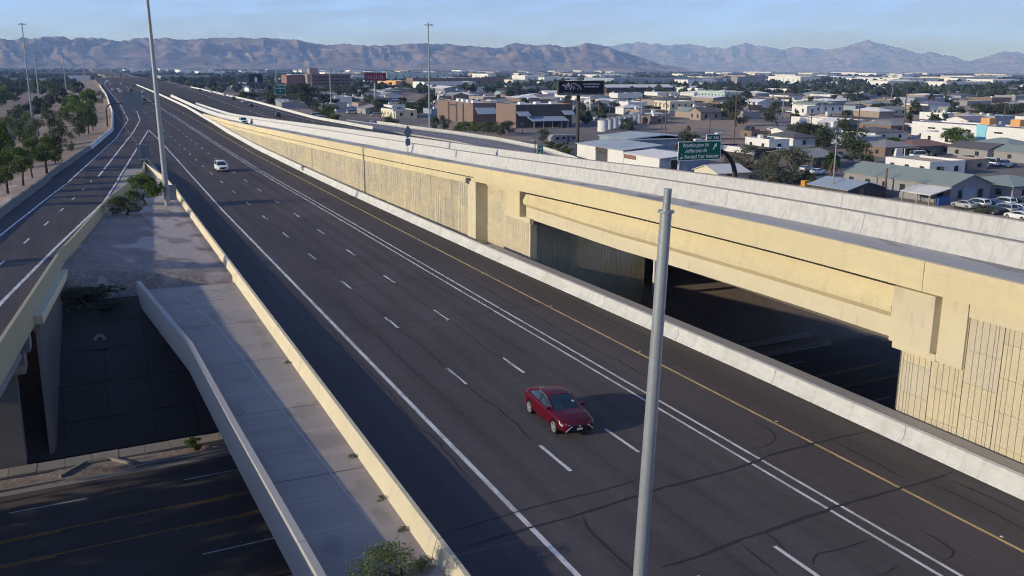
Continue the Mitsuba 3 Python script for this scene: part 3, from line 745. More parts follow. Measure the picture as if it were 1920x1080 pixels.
for i, (y0, y1, dx) in enumerate(((62.0, 66.4, 0), (66.45, 71.0, 0.02), (71.05, 76.5, 0))):
    xa, xb_ = x_rampR(y0) + 0.55, x_rampR(y1) + 0.55
    zt0, zt1 = z_ramp(y0) - 0.55, z_ramp(y1) - 0.55
    zb = max(-7.5, (y0 - 62) * 0.6 - 7.8)
    add(k, 'wall_panel', hull([(xa - .3, y0, zb), (xa, y0, zb), (xb_ - .3, y1, zb), (xb_, y1, zb), (xa - .3, y0, zt0), (xa, y0, zt0), (xb_ - .3, y1, zt1), (xb_, y1, zt1)]), 'pave')
    for yq in np.arange(y0 + 0.25, y1, 0.42):
        xq = x_rampR(yq) + 0.55
        zq = max(-7.4, (yq - 62) * 0.6 - 7.6)
        if z_ramp(yq) - 0.7 - zq > 0.4:
            add(k, 'wall_rib', box(xq - 0.03, xq + 0.09, yq, yq + 0.2, zq, z_ramp(yq) - 0.62), 'pave')
yw = np.arange(61.5, 78, 2.0)
add(k, 'coping', loft(np.c_[x_rampR(yw) + 0.35, yw, z_ramp(yw) - 0.52], [(-0.1, -0.3), (-0.1, 0.22), (0.42, 0.22), (0.46, 0.1), (0.46, -0.3)]), 'cream_paint')

# ------------------------------------------------------------------ the yellow elevated ramp
V = thing('elevated_ramp', 'long pale yellow elevated ramp bridge with ribbed retaining walls above the freeway', 'bridge')
jn = [2, 12, 21, 29.35, 75.6, 83.0, 91.5, 104, 119, 135, 150, 168, 190, 215, 245, 280, 334]
for a_, b_ in zip(jn[:-1], jn[1:]):
    yy = np.linspace(a_ + 0.015, b_ - 0.015, max(3, int((b_ - a_) / 4)))
    full = b_ <= 84
    pr = [(0, -1.36), (0, -0.43), (0.012, -0.425), (0.012, -0.405), (0, -0.40), (0, -0.02), (0.02, 0), (0.28, 0), (0.3, -0.02), (0.45, -0.85), (0.45, -1.36)] if full else [(0, -0.98), (0, -0.02), (0.02, 0), (0.28, 0), (0.3, -0.02), (0.45, -0.9), (0.45, -0.98)]
    add(V, 'parapet', loft(np.c_[x_face(yy), yy, z_top(yy)], pr), 'yellow_paint' if not 200 < a_ < 240 else 'cream_paint')
jn2 = [83.0, 94, 107.5, 121, 137, 155, 172, 190, 210, 232, 258, 290, 330]
for a_, b_ in zip(jn2[:-1], jn2[1:]):
    yy = np.linspace(a_ + 0.02, b_ - 0.02, 6)
    add(V, 'coping', loft(np.c_[x_face(yy), yy, z_top(yy)], [(0.03, -1.66), (0.03, -1.10), (0.06, -1.075), (0.5, -1.075), (0.5, -1.66)]), 'yellow_paint')
yy = np.arange(2, 300, 4.0)
add(V, 'shadow_joint', loft(np.c_[x_face(yy) + 0.03, yy, z_top(yy)], [(0, -1.07), (0, -0.985), (0.3, -0.985), (0.3, -1.07)]), 'dark_steel')  # dark fill paints the shade of the gap below the parapet
# girder over the street
yy = np.linspace(31.6, 73.2, 14)
zg = z_top(yy)
G_ = [(0.16, -4.4), (0.10, -4.38), (0.10, -3.55), (0.16, -3.5), (0.16, -3.2), (0.52, -2.75), (0.55, -1.37), (1.3, -1.37), (1.3, -4.4)]
zr_ = zg + P([31, 58, 73.5], [0.05, 0.02, 0.45])(yy)
yy_s, zj = np.linspace(31.6, 73.2, 40), None
add(V, 'girder', loft(np.c_[np.full(len(yy), 34.0), yy, zr_], [(o, z) for o, z in [(0.44, -3.3), (0.10, -3.0), (0.08, -2.72), (0.34, -2.28), (0.40, -1.30), (1.2, -1.30), (1.2, -3.3)]]), 'yellow_paint')
add(V, 'girder_flange', loft(np.c_[np.full(len(yy), 34.0), yy, zr_], [(0.43, -4.3), (0.43, -3.32), (1.9, -3.32), (1.9, -4.3)]), 'cream_paint', label='paler lower band of the girder')
add(V, 'joint_strip', loft(np.c_[np.full(40, 34.0), yy_s, z_top(yy_s)], [(0.345, -1.73), (0.345, -1.62), (0.5, -1.62), (0.5, -1.73)]), 'joint')  # dark strip standing in for the shadow under the parapet overhang
for x in (37.5, 40.5, 43.5):
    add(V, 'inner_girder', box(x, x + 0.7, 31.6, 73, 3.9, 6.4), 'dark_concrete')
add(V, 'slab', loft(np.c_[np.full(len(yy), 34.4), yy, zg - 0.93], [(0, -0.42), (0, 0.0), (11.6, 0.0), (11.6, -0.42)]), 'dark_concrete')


# ribbed precast panels
def panel(path_fn, s0, s1, z0, z1, ribs, gap=0.016):
    """One ribbed panel: flat ribs of uneven width with open flutes between them, front to the left."""
    w = s1 - s0 - 0.02
    e = [s0 + 0.01] + [s0 + 0.01 + r * w for r in ribs[1:]] + [s0 + 0.01 + w]
    v, f = [], []
    for a, b in zip(e[:-1], e[1:]):
        a, b = a + gap, b - gap
        if b - a < 0.02:
            continue
        o = len(v)
        for d in (0.0, 0.12):
            v += [path_fn(a, d, z0), path_fn(b, d, z0), path_fn(b, d, z1), path_fn(a, d, z1)]
        f += [(o, o + 1, o + 2), (o, o + 2, o + 3), (o, o + 3, o + 7), (o, o + 7, o + 4), (o + 1, o + 5, o + 6), (o + 1, o + 6, o + 2), (o + 3, o + 2, o + 6), (o + 3, o + 6, o + 7)]
    return trimesh.Trimesh(np.array(v), np.array(f), process=False)


def rib_set():
    out, t = [], 0.02
    while t < 0.97:
        out.append(t)
        t += rng.choice([0.07, 0.095, 0.12, 0.16])
    return out


RIBS = [rib_set() for _ in range(6)]


def wide_set():
    out, t = [], 0.02
    while t < 0.95:
        out.append(t)
        t += rng.choice([0.10, 0.13, 0.17, 0.2])
    return out


WIDE = [wide_set() for _ in range(6)]
pfar = lambda s, d, z: (float(x_face(s)) + 0.10 + d, s, z)
pnear = lambda s, d, z: (34.42 + d, s, z)
pside = lambda s, d, z: (s, 72.35 + d, z)


def wall(fn, s0, s1, zb, zt, pw, ph, off=0.0, far=False):
    col = 0
    s = s0
    while s < s1 - 0.2:
        e = min(s + pw, s1)
        top = zt((s + e) / 2)
        rset = (RIBS if off else WIDE)[int(rng.integers(6))]
        bot = zb((s + e) / 2)
        z = -8.0 + (ph / 2 if col % 2 else 0)
        while z < top - 0.05:
            a, b = max(z, bot), min(z + ph, top)
            if b - a > 0.08:
                add(V, 'wall_panel', panel(fn, s, e, a + 0.008, b - 0.008, rset, off or 0.012), f'panel_{int(rng.choice([0, 0, 1, 1, 2]))}')
            z += ph
        s, col = e, col + 1


wall(pfar, 84.2, 150, lambda y: 0.1, lambda y: float(z_top(y)) - 1.5, 2.4, 1.9, 0.034)
wall(pfar, 150, 296, lambda y: 0.3, lambda y: float(z_top(y)) - 1.45, 4.2, 2.4, 0.06)
wall(pnear, 72.42, 82.0, lambda y: -1.2, lambda y: 5.75 if y > 76.6 else 3.55, 1.6, 1.55)
wall(pnear, 10, 31.2, lambda y: -6.5 if y > 25.5 else 0.3, lambda y: 6.2 if y < 28.6 else 4.05, 1.75, 1.5)
wall(pside, 35.0, 46.3, lambda x: -7.4, lambda x: 3.5, 1.65, 1.5)
for part, m, b in (('corner_post', box(34.36, 35.0, 72.2, 72.4, -1.5, 3.5), 'cream_paint'),
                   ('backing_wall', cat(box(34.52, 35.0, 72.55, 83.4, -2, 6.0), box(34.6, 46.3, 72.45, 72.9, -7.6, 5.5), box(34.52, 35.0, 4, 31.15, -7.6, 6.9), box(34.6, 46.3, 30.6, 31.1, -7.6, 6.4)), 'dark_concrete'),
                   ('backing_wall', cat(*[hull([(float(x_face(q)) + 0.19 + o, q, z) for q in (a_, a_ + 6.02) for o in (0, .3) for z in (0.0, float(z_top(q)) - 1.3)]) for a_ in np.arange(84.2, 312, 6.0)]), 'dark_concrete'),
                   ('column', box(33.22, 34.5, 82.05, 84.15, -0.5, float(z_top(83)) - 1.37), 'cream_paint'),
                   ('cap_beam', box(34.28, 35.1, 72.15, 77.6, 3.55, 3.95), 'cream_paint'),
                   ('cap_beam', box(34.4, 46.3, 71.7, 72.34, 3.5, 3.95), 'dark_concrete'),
                   ('bearing_block', box(33.95, 35.1, 73.6, 76.6, 3.96, 6.45), 'yellow_paint'),
                   ('bearing_block', box(33.85, 34.75, 28.95, 31.35, 4.2, 6.85), 'cream_paint'),
                   ('wall_frame', box(34.30, 34.7, 27.55, 28.95, 3.8, 7.05), 'cream_paint'),
                   ('wall_frame', box(34.27, 34.7, 28.95, 31.5, 3.75, 4.18), 'cream_paint'),
                   ('wall_frame', box(34.30, 34.7, 8, 27.5, 6.22, 7.05), 'cream_paint'),
                   ('wall_frame', box(34.34, 35.0, 76.62, 82.0, 5.75, 6.3), 'cream_paint'),
                   ('drain_box', box(33.15, 33.5, 83.6, 84.5, 5.75, 6.25), 'dark_steel')):
    add(V, part, m, b)
# white marker post beneath the bridge
k = thing('marker_post', 'slim white post standing in the dark opening beside the abutment', 'post')
add(k, 'pole', tube([(46.9, 71.6, -6.9), (46.9, 71.6, 0.2)], 0.13, 8), 'wall_white')
add(k, 'base_plate', box(46.6, 47.2, 71.3, 71.9, -7.0, -6.9), 'steel')


# ------------------------------------------------------------------ poles, lights and signs
def ring(c, r, t, n=20):
    a = np.linspace(0, 2 * np.pi, n + 1)
    return tube(np.c_[c[0] + r * np.cos(a), c[1] + r * np.sin(a), np.full(n + 1, c[2])], t, 6, False)


k = thing('light_pole', 'grey galvanised pole with a collar near its bare top, standing on the cream barrier', 'pole')
add(k, 'shaft', tube([(9.78, 15.25, 0.8), (9.9, 15.1, 8), (10.0, 14.95, 14.0)], [0.165, 0.138, 0.113], 24), 'galvanised', 40)
add(k, 'tenon', tube([(10.0, 14.95, 14.0), (10.01, 14.93, 14.46)], [0.076, 0.076], 20), 'galvanised', 40)
c_ = trimesh.creation.cylinder(0.16, 0.045, sections=28)
c_.apply_translation((10.0, 14.95, 14.02))
add(k, 'collar', c_, 'galvanised')
add(k, 'base_plate', box(9.5, 10.06, 14.98, 15.52, 0.82, 0.88), 'galvanised')
k = thing('high_mast_pole', 'tall grey pole rising from the gravel gore out of the top of the picture', 'pole')
add(k, 'shaft', tube([(7.98, 118.6, -0.3), (7.75, 118.6, 12), (7.4, 118.6, 31)], [0.34, 0.28, 0.15], 16), 'galvanised', 40)
add(k, 'footing', box(7.2, 8.8, 117.8, 119.4, -0.5, 0.18), 'bare_concrete')
add(k, 'lamp_ring', cat(ring((7.4, 118.6, 31), 0.9, 0.06), *[box(7.4 + math.cos(a) * .9 - .25, 7.4 + math.cos(a) * .9 + .25, 118.6 + math.sin(a) * .9 - .25, 118.6 + math.sin(a) * .9 + .25, 30.75, 31.0) for a in np.arange(6) * math.pi / 3]), 'steel')


def mast(x, y, zt, label, group=None, z0=None):
    z0 = ground_z(x, y) if z0 is None else z0
    k = thing('light_mast', label, 'light pole', group)
    r = 0.22 + 0.0002 * y
    add(k, 'shaft', tube([(x, y, z0 - 0.3), (x, y, zt)], [r * 1.2, r * 0.62], 10), 'steel', 40)
    R = 1.25
    add(k, 'lamp_ring', cat(ring((x, y, zt), R, 0.09), box(x - R, x + R, y - .05, y + .05, zt - .05, zt + .05), box(x - .12, x + .12, y - .12, y + .12, zt, zt + .55)), 'steel')
    for a in np.arange(6) * math.pi / 3 + 0.3:
        add(k, 'lamp', box(x + R * math.cos(a) - .3, x + R * math.cos(a) + .3, y + R * math.sin(a) - .3, y + R * math.sin(a) + .3, zt - 0.35, zt - 0.02), 'lens')


for x, y, zt, lb in ((-21.3, 454, 33.5, 'leftmost tall light mast rising above the trees at the left edge'), (-18.8, 479, 22.5, 'second light mast from the left, just right of the tallest left mast'), (-9.8, 636, 21.8, 'third light mast from the left, beside the frontage road'),
                     (1.2, 755, 28.9, 'fourth light mast from the left, beyond the bright green trees'), (130.7, 547, 25.2, 'slim light mast in front of the brick office building'), (182.6, 1002, 26.2, 'far light mast rising behind the distant green motorway sign'),
                     (102, 291.7, 30.0, 'tall light mast by the curved exit road, lamp ring against the sky'), (164, 1278, 40.8, 'hazy light mast left of centre, far down the freeway')):
    mast(x, y, zt, lb)


def flat_text(s, h, x, y, z, bold=True, d=0.012):
    m = text_mesh(s, h, d, bold)
    v = m.vertices.copy()
    w = v[:, 0].max()
    m.vertices = np.c_[v[:, 0] + x, y - v[:, 2], v[:, 1] + z]
    m.faces = m.faces
    return m, w


def centred(s, h, xc, y, z, width=None):
    m, w = flat_text(s, h, 0, y, z)
    lo, hi = m.vertices[:, 0].min(), m.vertices[:, 0].max()
    k = 1 if width is None else width / (hi - lo)
    m.vertices[:, 0] = (m.vertices[:, 0] - (lo + hi) / 2) * k + xc
    return m


def arrow(xc, y, zc, L, tilt=35):
    w = L * 0.16
    pts = np.array([(-w / 2, -L / 2), (w / 2, -L / 2), (w / 2, 0.02 * L), (L * .27, 0.02 * L), (0, L / 2), (-L * .27, 0.02 * L), (-w / 2, 0.02 * L)])
    t = -math.radians(tilt)
    R_ = np.array([[math.cos(t), -math.sin(t)], [math.sin(t), math.cos(t)]])
    m = trimesh.creation.extrude_polygon(Polygon(pts @ R_.T), 0.012, engine='earcut')
    v = m.vertices
    m.vertices = np.c_[v[:, 0] + xc, y - v[:, 2], v[:, 1] + zc]
    return m


def framed(k, x0, x1, y, z0, z1, b='sign_green', bw=0.07, part='panel'):
    add(k, part, box(x0 + bw, x1 - bw, y - 0.03, y + 0.04, z0 + bw, z1 - bw), b)
    add(k, part + '_border', cat(box(x0, x1, y - 0.034, y + 0.03, z0, z0 + bw), box(x0, x1, y - 0.034, y + 0.03, z1 - bw, z1), box(x0, x0 + bw, y - 0.034, y + 0.03, z0 + bw, z1 - bw), box(x1 - bw, x1, y - 0.034, y + 0.03, z0 + bw, z1 - bw)), 'sign_white')


# big exit sign on its curved arm (stands beyond the rear barrier)
k = thing('exit_guide_sign', 'large green exit sign reading Washington St, Jefferson St, Rental Car Return', 'road sign')
Y = 82.0
X0, X1, Z0, Z1 = 56.0, 61.45, 7.3, 9.3
framed(k, X0, X1, Y, Z0, Z1)
framed(k, 59.5, 61.3, Y, Z1 + 0.02, Z1 + 0.66, 'sign_green', 0.05, 'exit_tab')
for s, xc, z, h, w in (('Washington St', 58.2, 8.72, 0.34, 3.3), ('Jefferson St', 58.25, 8.14, 0.34, 2.75), ('Rental Car Return', 59.0, 7.53, 0.34, 4.3)):
    add(k, 'lettering', centred(s, h, xc, Y - 0.031, z, w), 'sign_white')
add(k, 'lettering', centred('EXIT', 0.2, 59.95, Y - 0.031, Z1 + 0.22, 0.6), 'sign_white')
add(k, 'lettering', centred('148', 0.3, 60.75, Y - 0.031, Z1 + 0.18, 0.7), 'sign_white')
add(k, 'arrow', arrow(60.65, Y - 0.031, 8.72, 0.85, 32), 'sign_white')
add(k, 'symbol', cat(box(56.3, 56.62, Y - .042, Y - .031, 7.5, 7.57), box(56.33, 56.59, Y - .042, Y - .031, 7.6, 7.69), box(56.4, 56.53, Y - .042, Y - .031, 7.9, 7.98)), 'sign_white')
a = np.linspace(0, math.pi / 2, 9)
arm = [(63.6, Y + 0.5, ground_z(63.6, Y + .5) - 0.3), (63.9, Y + 0.5, 4.6)] + [(63.9 - 3.2 + 3.2 * math.cos(t), Y + 0.5, 5.2 + 3.2 * math.sin(t)) for t in a] + [(56.6, Y + 0.5, 8.42)]
add(k, 'curved_post', tube(arm, np.linspace(0.3, 0.15, len(arm)), 12), 'dark_steel', 50)
add(k, 'sign_lamp', box(57.6, 58.5, Y - 0.8, Y - 0.3, Z1 + 0.12, Z1 + 0.28), 'lens')
add(k, 'sign_lamp', box(60.3, 61.1, Y - 0.8, Y - 0.3, Z1 + 0.72, Z1 + 0.86), 'lens')
add(k, 'bracket', cat(box(57.2, 57.35, Y + .05, Y + .6, 7.5, 9.2), box(60.2, 60.35, Y + .05, Y + .6, 7.5, 9.2)), 'steel')

k = thing('gore_sign', 'small upright green EXIT 148 sign with an arrow beside the curved exit road', 'road sign')
Y, xo = 213.0, 103.0
zg_ = ground_z(xo + .9, Y)
framed(k, xo, xo + 1.75, Y, zg_ + 0.7, zg_ + 3.75, 'sign_green', 0.08)
add(k, 'lettering', centred('EXIT', 0.5, xo + .87, Y - .031, zg_ + 2.95, 1.35), 'sign_white')
add(k, 'lettering', centred('148', 0.6, xo + .87, Y - .031, zg_ + 2.05, 1.3), 'sign_white')
add(k, 'arrow', arrow(xo + .87, Y - .031, zg_ + 1.35, 0.95, 35), 'sign_white')
add(k, 'post', cat(box(xo + .3, xo + .42, Y + .04, Y + .16, zg_ - .3, zg_ + 3.7), box(xo + 1.3, xo + 1.42, Y + .04, Y + .16, zg_ - .3, zg_ + 3.7)), 'steel')

k = thing('motorway_sign', 'distant dark green motorway sign above the trees of the opposite carriageway', 'road sign')
Y = 455.0
framed(k, 82.2, 87.3, Y, 3.8, 7.9, 'sign_green', 0.12)
framed(k, 83.6, 87.0, Y, 7.95, 9.2, 'sign_green', 0.1, 'exit_tab')
add(k, 'legend_bar', cat(box(82.7, 86.8, Y - .05, Y - .031, 6.5, 6.9), box(84.4, 85.1, Y - .05, Y - .031, 5.0, 5.7), box(84.2, 85.9, Y - .05, Y - .031, 7.3 + 1.0, 7.3 + 1.3)), 'board_lilac')
add(k, 'post', cat(tube([(78.4, Y + .5, -1), (78.4, Y + .5, 8)], 0.25, 8), tube([(78.4, Y + .5, 8.0), (87.0, Y + .5, 8.0)], 0.2, 8)), 'dark_steel')

k = thing('overhead_sign', 'grey back of an overhead sign on a long curved arm over the left ramp', 'road sign')
xb0, Y = 5.4, 303.0
arm = [(xb0, Y, -1.4), (xb0 + .05, Y, 3.2)] + [(xb0 + 2.4 - 2.4 * math.cos(t), Y, 3.9 + 1.9 * math.sin(t)) for t in np.linspace(0, math.pi / 2, 8)] + [(19.5, Y, 5.95)]
add(k, 'curved_post', tube(arm, np.linspace(0.26, 0.14, len(arm)), 10), 'dark_steel', 50)
for x0 in (10.2, 12.85):
    add(k, 'sign_back', box(x0, x0 + 2.55, Y - 0.35, Y - 0.25, 3.6, 9.3), 'sign_back')
add(k, 'bracket', cat(*[box(x, x + .12, Y - .25, Y, 3.8, 9.1) for x in (10.9, 12.1, 13.5, 14.8)]), 'steel')
k = thing('reverse_sign', 'grey back of a sign standing behind the gore point where the barriers meet', 'road sign')
add(k, 'sign_back', box(7.45, 9.35, 173.6, 173.66, 1.1, 3.5), 'sign_back')
add(k, 'post', cat(box(7.8, 7.9, 173.5, 173.6, -.3, 3.4), box(8.9, 9.0, 173.5, 173.6, -.3, 3.4)), 'steel')
k = thing('crash_cushion', 'dark boxy crash cushion at the tip of the gore barriers', 'crash cushion')
for i in range(4):
    add(k, 'bay', box(7.95 + .04 * i, 8.85 - .04 * i, 171.2 + i * 0.9, 172.02 + i * .9, 0.0, 0.85), 'trim_black' if i % 2 == 0 else 'wall_grey')
k = thing('shoulder_sign', 'narrow grey green back of a sign beside the tall pole on the gore', 'road sign')
add(k, 'sign_back', box(8.15, 8.95, 117.0, 117.05, 1.15, 2.95), 'sign_back')
add(k, 'post', box(8.8, 8.88, 117.05, 117.13, -0.3, 2.9), 'steel')
k = thing('diamond_sign', 'grey backs of a diamond and a square sign on one post', 'road sign')
xs_, ys_ = 33.55, 103.7
add(k, 'post', box(xs_ - .04, xs_ + .04, ys_ - .04, ys_ + .04, 6.5, 10.1), 'steel')
dm = trimesh.creation.box((0.06, 1.05, 1.05))
dm.apply_transform(trimesh.transformations.rotation_matrix(math.pi / 4, (1, 0, 0)))
dm.apply_transform(trimesh.transformations.rotation_matrix(-1.1, (0, 0, 1)))
dm.apply_translation((xs_, ys_ - .08, 9.45))
add(k, 'diamond_plate', dm, 'sign_back')
sq = trimesh.creation.box((0.05, 0.75, 0.8))
sq.apply_transform(trimesh.transformations.rotation_matrix(-1.1, (0, 0, 1)))
sq.apply_translation((xs_, ys_ - .08, 8.3))
add(k, 'square_plate', sq, 'sign_back')


def billboard(name, label, x0, x1, y, z0, z1, px, face, pole):
    k = thing(name, label, 'billboard')
    add(k, 'board', box(x0 + .35, x1 - .25, y - .1, y + .5, z0 + .35, z1 - .25), face)
    add(k, 'frame', cat(box(x0, x1, y - .2, y + .6, z0, z0 + .3), box(x0 + .3, x1, y - .16, y + .55, z1 - .25, z1), box(x0, x0 + .3, y - .2, y + .6, z0 + .3, z1 + .15), box(x1 - .25, x1, y - .2, y + .6, z0 + .3, z1 - .25)), 'dark_steel')
    add(k, 'catwalk', box(x0, x1, y - 1.2, y - .2, z0 - .1, z0), 'steel')
    add(k, 'pole', tube([(px, y + .3, -6.8), (px, y + .3, z0)], 0.5, 14), pole, 40)
    return k


k = billboard('dark_billboard', 'dark purple billboard on a thick brown pole above the brown shops', 116.2, 130.4, 227.8, 9.7, 13.5, 122.6, 'board_black', 'dark_steel')
strokes = [[(.06, .62), (.09, .8), (.12, .5), (.15, .75)], [(.15, .4), (.2, .95), (.22, .5)], [(.2, .55), (.27, .8), (.33, .86), (.4, .78), (.46, .6), (.49, .3)], [(.24, .3), (.28, .62), (.34, .5), (.31, .3)], [(.33, .66), (.4, .64), (.44, .5), (.41, .3)], [(.1, .3), (.2, .36), (.3, .2)], [(.3, .44), (.36, .4), (.44, .26)]]
for i, s in enumerate(strokes):
    q = resample(np.array([(116.6 + 13.4 * u, 227.66, 10.2 + 2.9 * w) for u, w in s]), 0.25)
    add(k, 'painted_stroke', tube(q, 0.10 if i < 5 else 0.07, 5), 'board_lilac' if i < 4 else 'board_purple')
for u0, u1, w in ((.54, .92, .80), (.57, .88, .56)):
    x = 116.6 + 13.4 * u0
    while x < 116.6 + 13.4 * u1:
        d = rng.uniform(.16, .34)
        add(k, 'painted_letter', box(x, x + d, 227.64, 227.7, 10.2 + 2.9 * w - .12, 10.2 + 2.9 * w + rng.uniform(.1, .2)), 'board_lilac')
        x += d + .09
add(k, 'painted_band', box(117.2, 120.3, 227.64, 227.7, 10.12, 10.3), 'board_purple')
k = billboard('red_billboard', 'dark red billboard on a pale pole before the orange building', 171.8, 186.7, 621.5, 7.7, 13.2, 178.8, 'board_red', 'bare_concrete')
for i in range(9):
    u = 172.8 + i * 1.4
    add(k, 'painted_stroke', hull([(u, 621.35, 9.0), (u + .5, 621.35, 8.9), (u + .7, 621.35, 11.0 + rng.uniform(-.5, 1)), (u + .2, 621.35, 11.2), (u + .2, 621.3, 10)]), 'board_pink' if i % 3 else 'wall_brown')
k = billboard('digital_billboard', 'dark billboard with a small white figure far down the freeway', 141.3, 154.6, 915, 0.9, 9.8, 147.7, 'board_black', 'dark_steel')
add(k, 'painted_figure', hull([(147, 914.8, 2.2), (149.5, 914.8, 2.2), (147.4, 914.8, 6.2), (149.4, 914.8, 6.4), (148.4, 914.8, 7.4), (148, 914.7, 4)]), 'wall_white')
k = thing('white_billboard', 'small plain white billboard near the far bend of the freeway', 'billboard')
add(k, 'board', box(153, 161, 1710, 1710.5, 5.8, 10.4), 'wall_white')
add(k, 'pole', tube([(157, 1710.3, -6.6), (157, 1710.3, 5.8)], .6, 8), 'dark_steel')


# ------------------------------------------------------------------ vehicles
def ring_section(x, w, zb, zs, zt, crown):
    """Half-round body section at station x: floor, flank, shoulder and deck; returns 12 points."""
    r = [(0.0, zb), (w * .80, zb), (w * .96, zb + .10), (w, zb + .30), (w * .985, zs - .08), (w * .93, zs), (w * .70, zt), (0.0, zt + crown)]
    pts = [(x, y, z) for y, z in r] + [(x, -y, z) for y, z in r[-2:0:-1]]
    return pts


def skin(secs):
    v = np.array(secs, float)
    n, m = v.shape[:2]
    f = []
    for i in range(n - 1):
        for j in range(m):
            a, b, c, d = i * m + j, i * m + (j + 1) % m, (i + 1) * m + (j + 1) % m, (i + 1) * m + j
            f += [(a, b, c), (a, c, d)]
    vv = v.reshape(-1, 3)
    for e, s in ((0, 1), (n - 1, -1)):
        cidx = len(vv)
        vv = np.vstack([vv, v[e].mean(0)])
        for j in range(m):
            tri = (cidx, e * m + (j + 1) % m, e * m + j)
            f.append(tri if s > 0 else tri[::-1])
    me = trimesh.Trimesh(vv, np.array(f), process=False)
    if me.volume < 0:
        me.invert()
    return me


def to_man(m):
    return m3.Manifold(m3.Mesh(np.asarray(m.vertices, np.float32), np.asarray(m.faces, np.uint32)))


def from_man(m):
    q = m.to_mesh()
    return trimesh.Trimesh(np.array(q.vert_properties[:, :3]), np.array(q.tri_verts), process=False)


SHAPES_ = {  # body stations (x, half width, floor, shoulder, deck top), cabin stations (x, top, half width low, half width high), wheel x, wheel radius
    'sedan': dict(body=[(-2.33, .62, .42, .80, .90), (-2.22, .80, .30, .93, 1.03), (-1.9, .88, .24, .98, 1.06), (-1.2, .91, .20, .98, 1.03), (0, .915, .19, .94, .98), (1.0, .91, .20, .92, .97), (1.6, .90, .22, .86, .91), (2.05, .84, .26, .76, .80), (2.25, .72, .30, .66, .70), (2.33, .55, .36, .58, .60)],
                  cabin=[(1.12, .96, .74, .70), (0.55, 1.22, .78, .62), (0.10, 1.39, .80, .575), (-.35, 1.445, .80, .565), (-.85, 1.43, .80, .56), (-1.3, 1.33, .79, .565), (-1.85, 1.12, .74, .60), (-2.02, 1.05, .70, .62)], roof=(0.14, -1.02), wx=(1.42, -1.40), wr=.335, belt=.93),
    'suv': dict(body=[(-2.3, .74, .45, .95, 1.05), (-2.22, .86, .34, 1.02, 1.10), (-1.2, .93, .28, 1.04, 1.08), (0, .94, .27, 1.02, 1.06), (1.1, .935, .28, 1.00, 1.06), (1.75, .92, .30, .98, 1.04), (2.15, .85, .34, .90, .95), (2.32, .66, .42, .78, .82)],
                cabin=[(1.25, 1.06, .78, .74), (.75, 1.36, .82, .68), (.35, 1.60, .83, .64), (-.4, 1.68, .83, .63), (-1.5, 1.66, .82, .63), (-2.0, 1.55, .80, .64), (-2.24, 1.10, .78, .70)], roof=(.36, -1.9), wx=(1.45, -1.42), wr=.37, belt=1.02),
    'van': dict(body=[(-2.7, .86, .45, 1.1, 1.2), (-2.6, .95, .35, 1.15, 1.25), (0, .98, .32, 1.15, 1.25), (1.6, .97, .33, 1.12, 1.2), (2.4, .9, .38, .98, 1.05), (2.7, .7, .45, .85, .9)],
                cabin=[(2.2, 1.1, .82, .76), (1.5, 1.75, .88, .76), (1.0, 2.1, .9, .78), (-2.4, 2.12, .9, .78), (-2.66, 1.6, .88, .8)], roof=(1.0, -2.45), wx=(1.75, -1.6), wr=.37, belt=1.18),
    'pickup': dict(body=[(-2.8, .86, .5, .95, 1.02), (-2.7, .95, .42, 1.02, 1.06), (-.6, .97, .38, 1.02, 1.06), (1.2, .97, .38, 1.04, 1.10), (2.3, .92, .42, .98, 1.04), (2.7, .74, .5, .85, .9)],
                   cabin=[(1.35, 1.10, .8, .76), (.85, 1.45, .84, .7), (.5, 1.72, .85, .66), (-.4, 1.76, .85, .66), (-.75, 1.55, .84, .68), (-.85, 1.1, .82, .72)], roof=(.5, -.62), wx=(1.75, -1.7), wr=.39, belt=1.04)}
_cars = {}


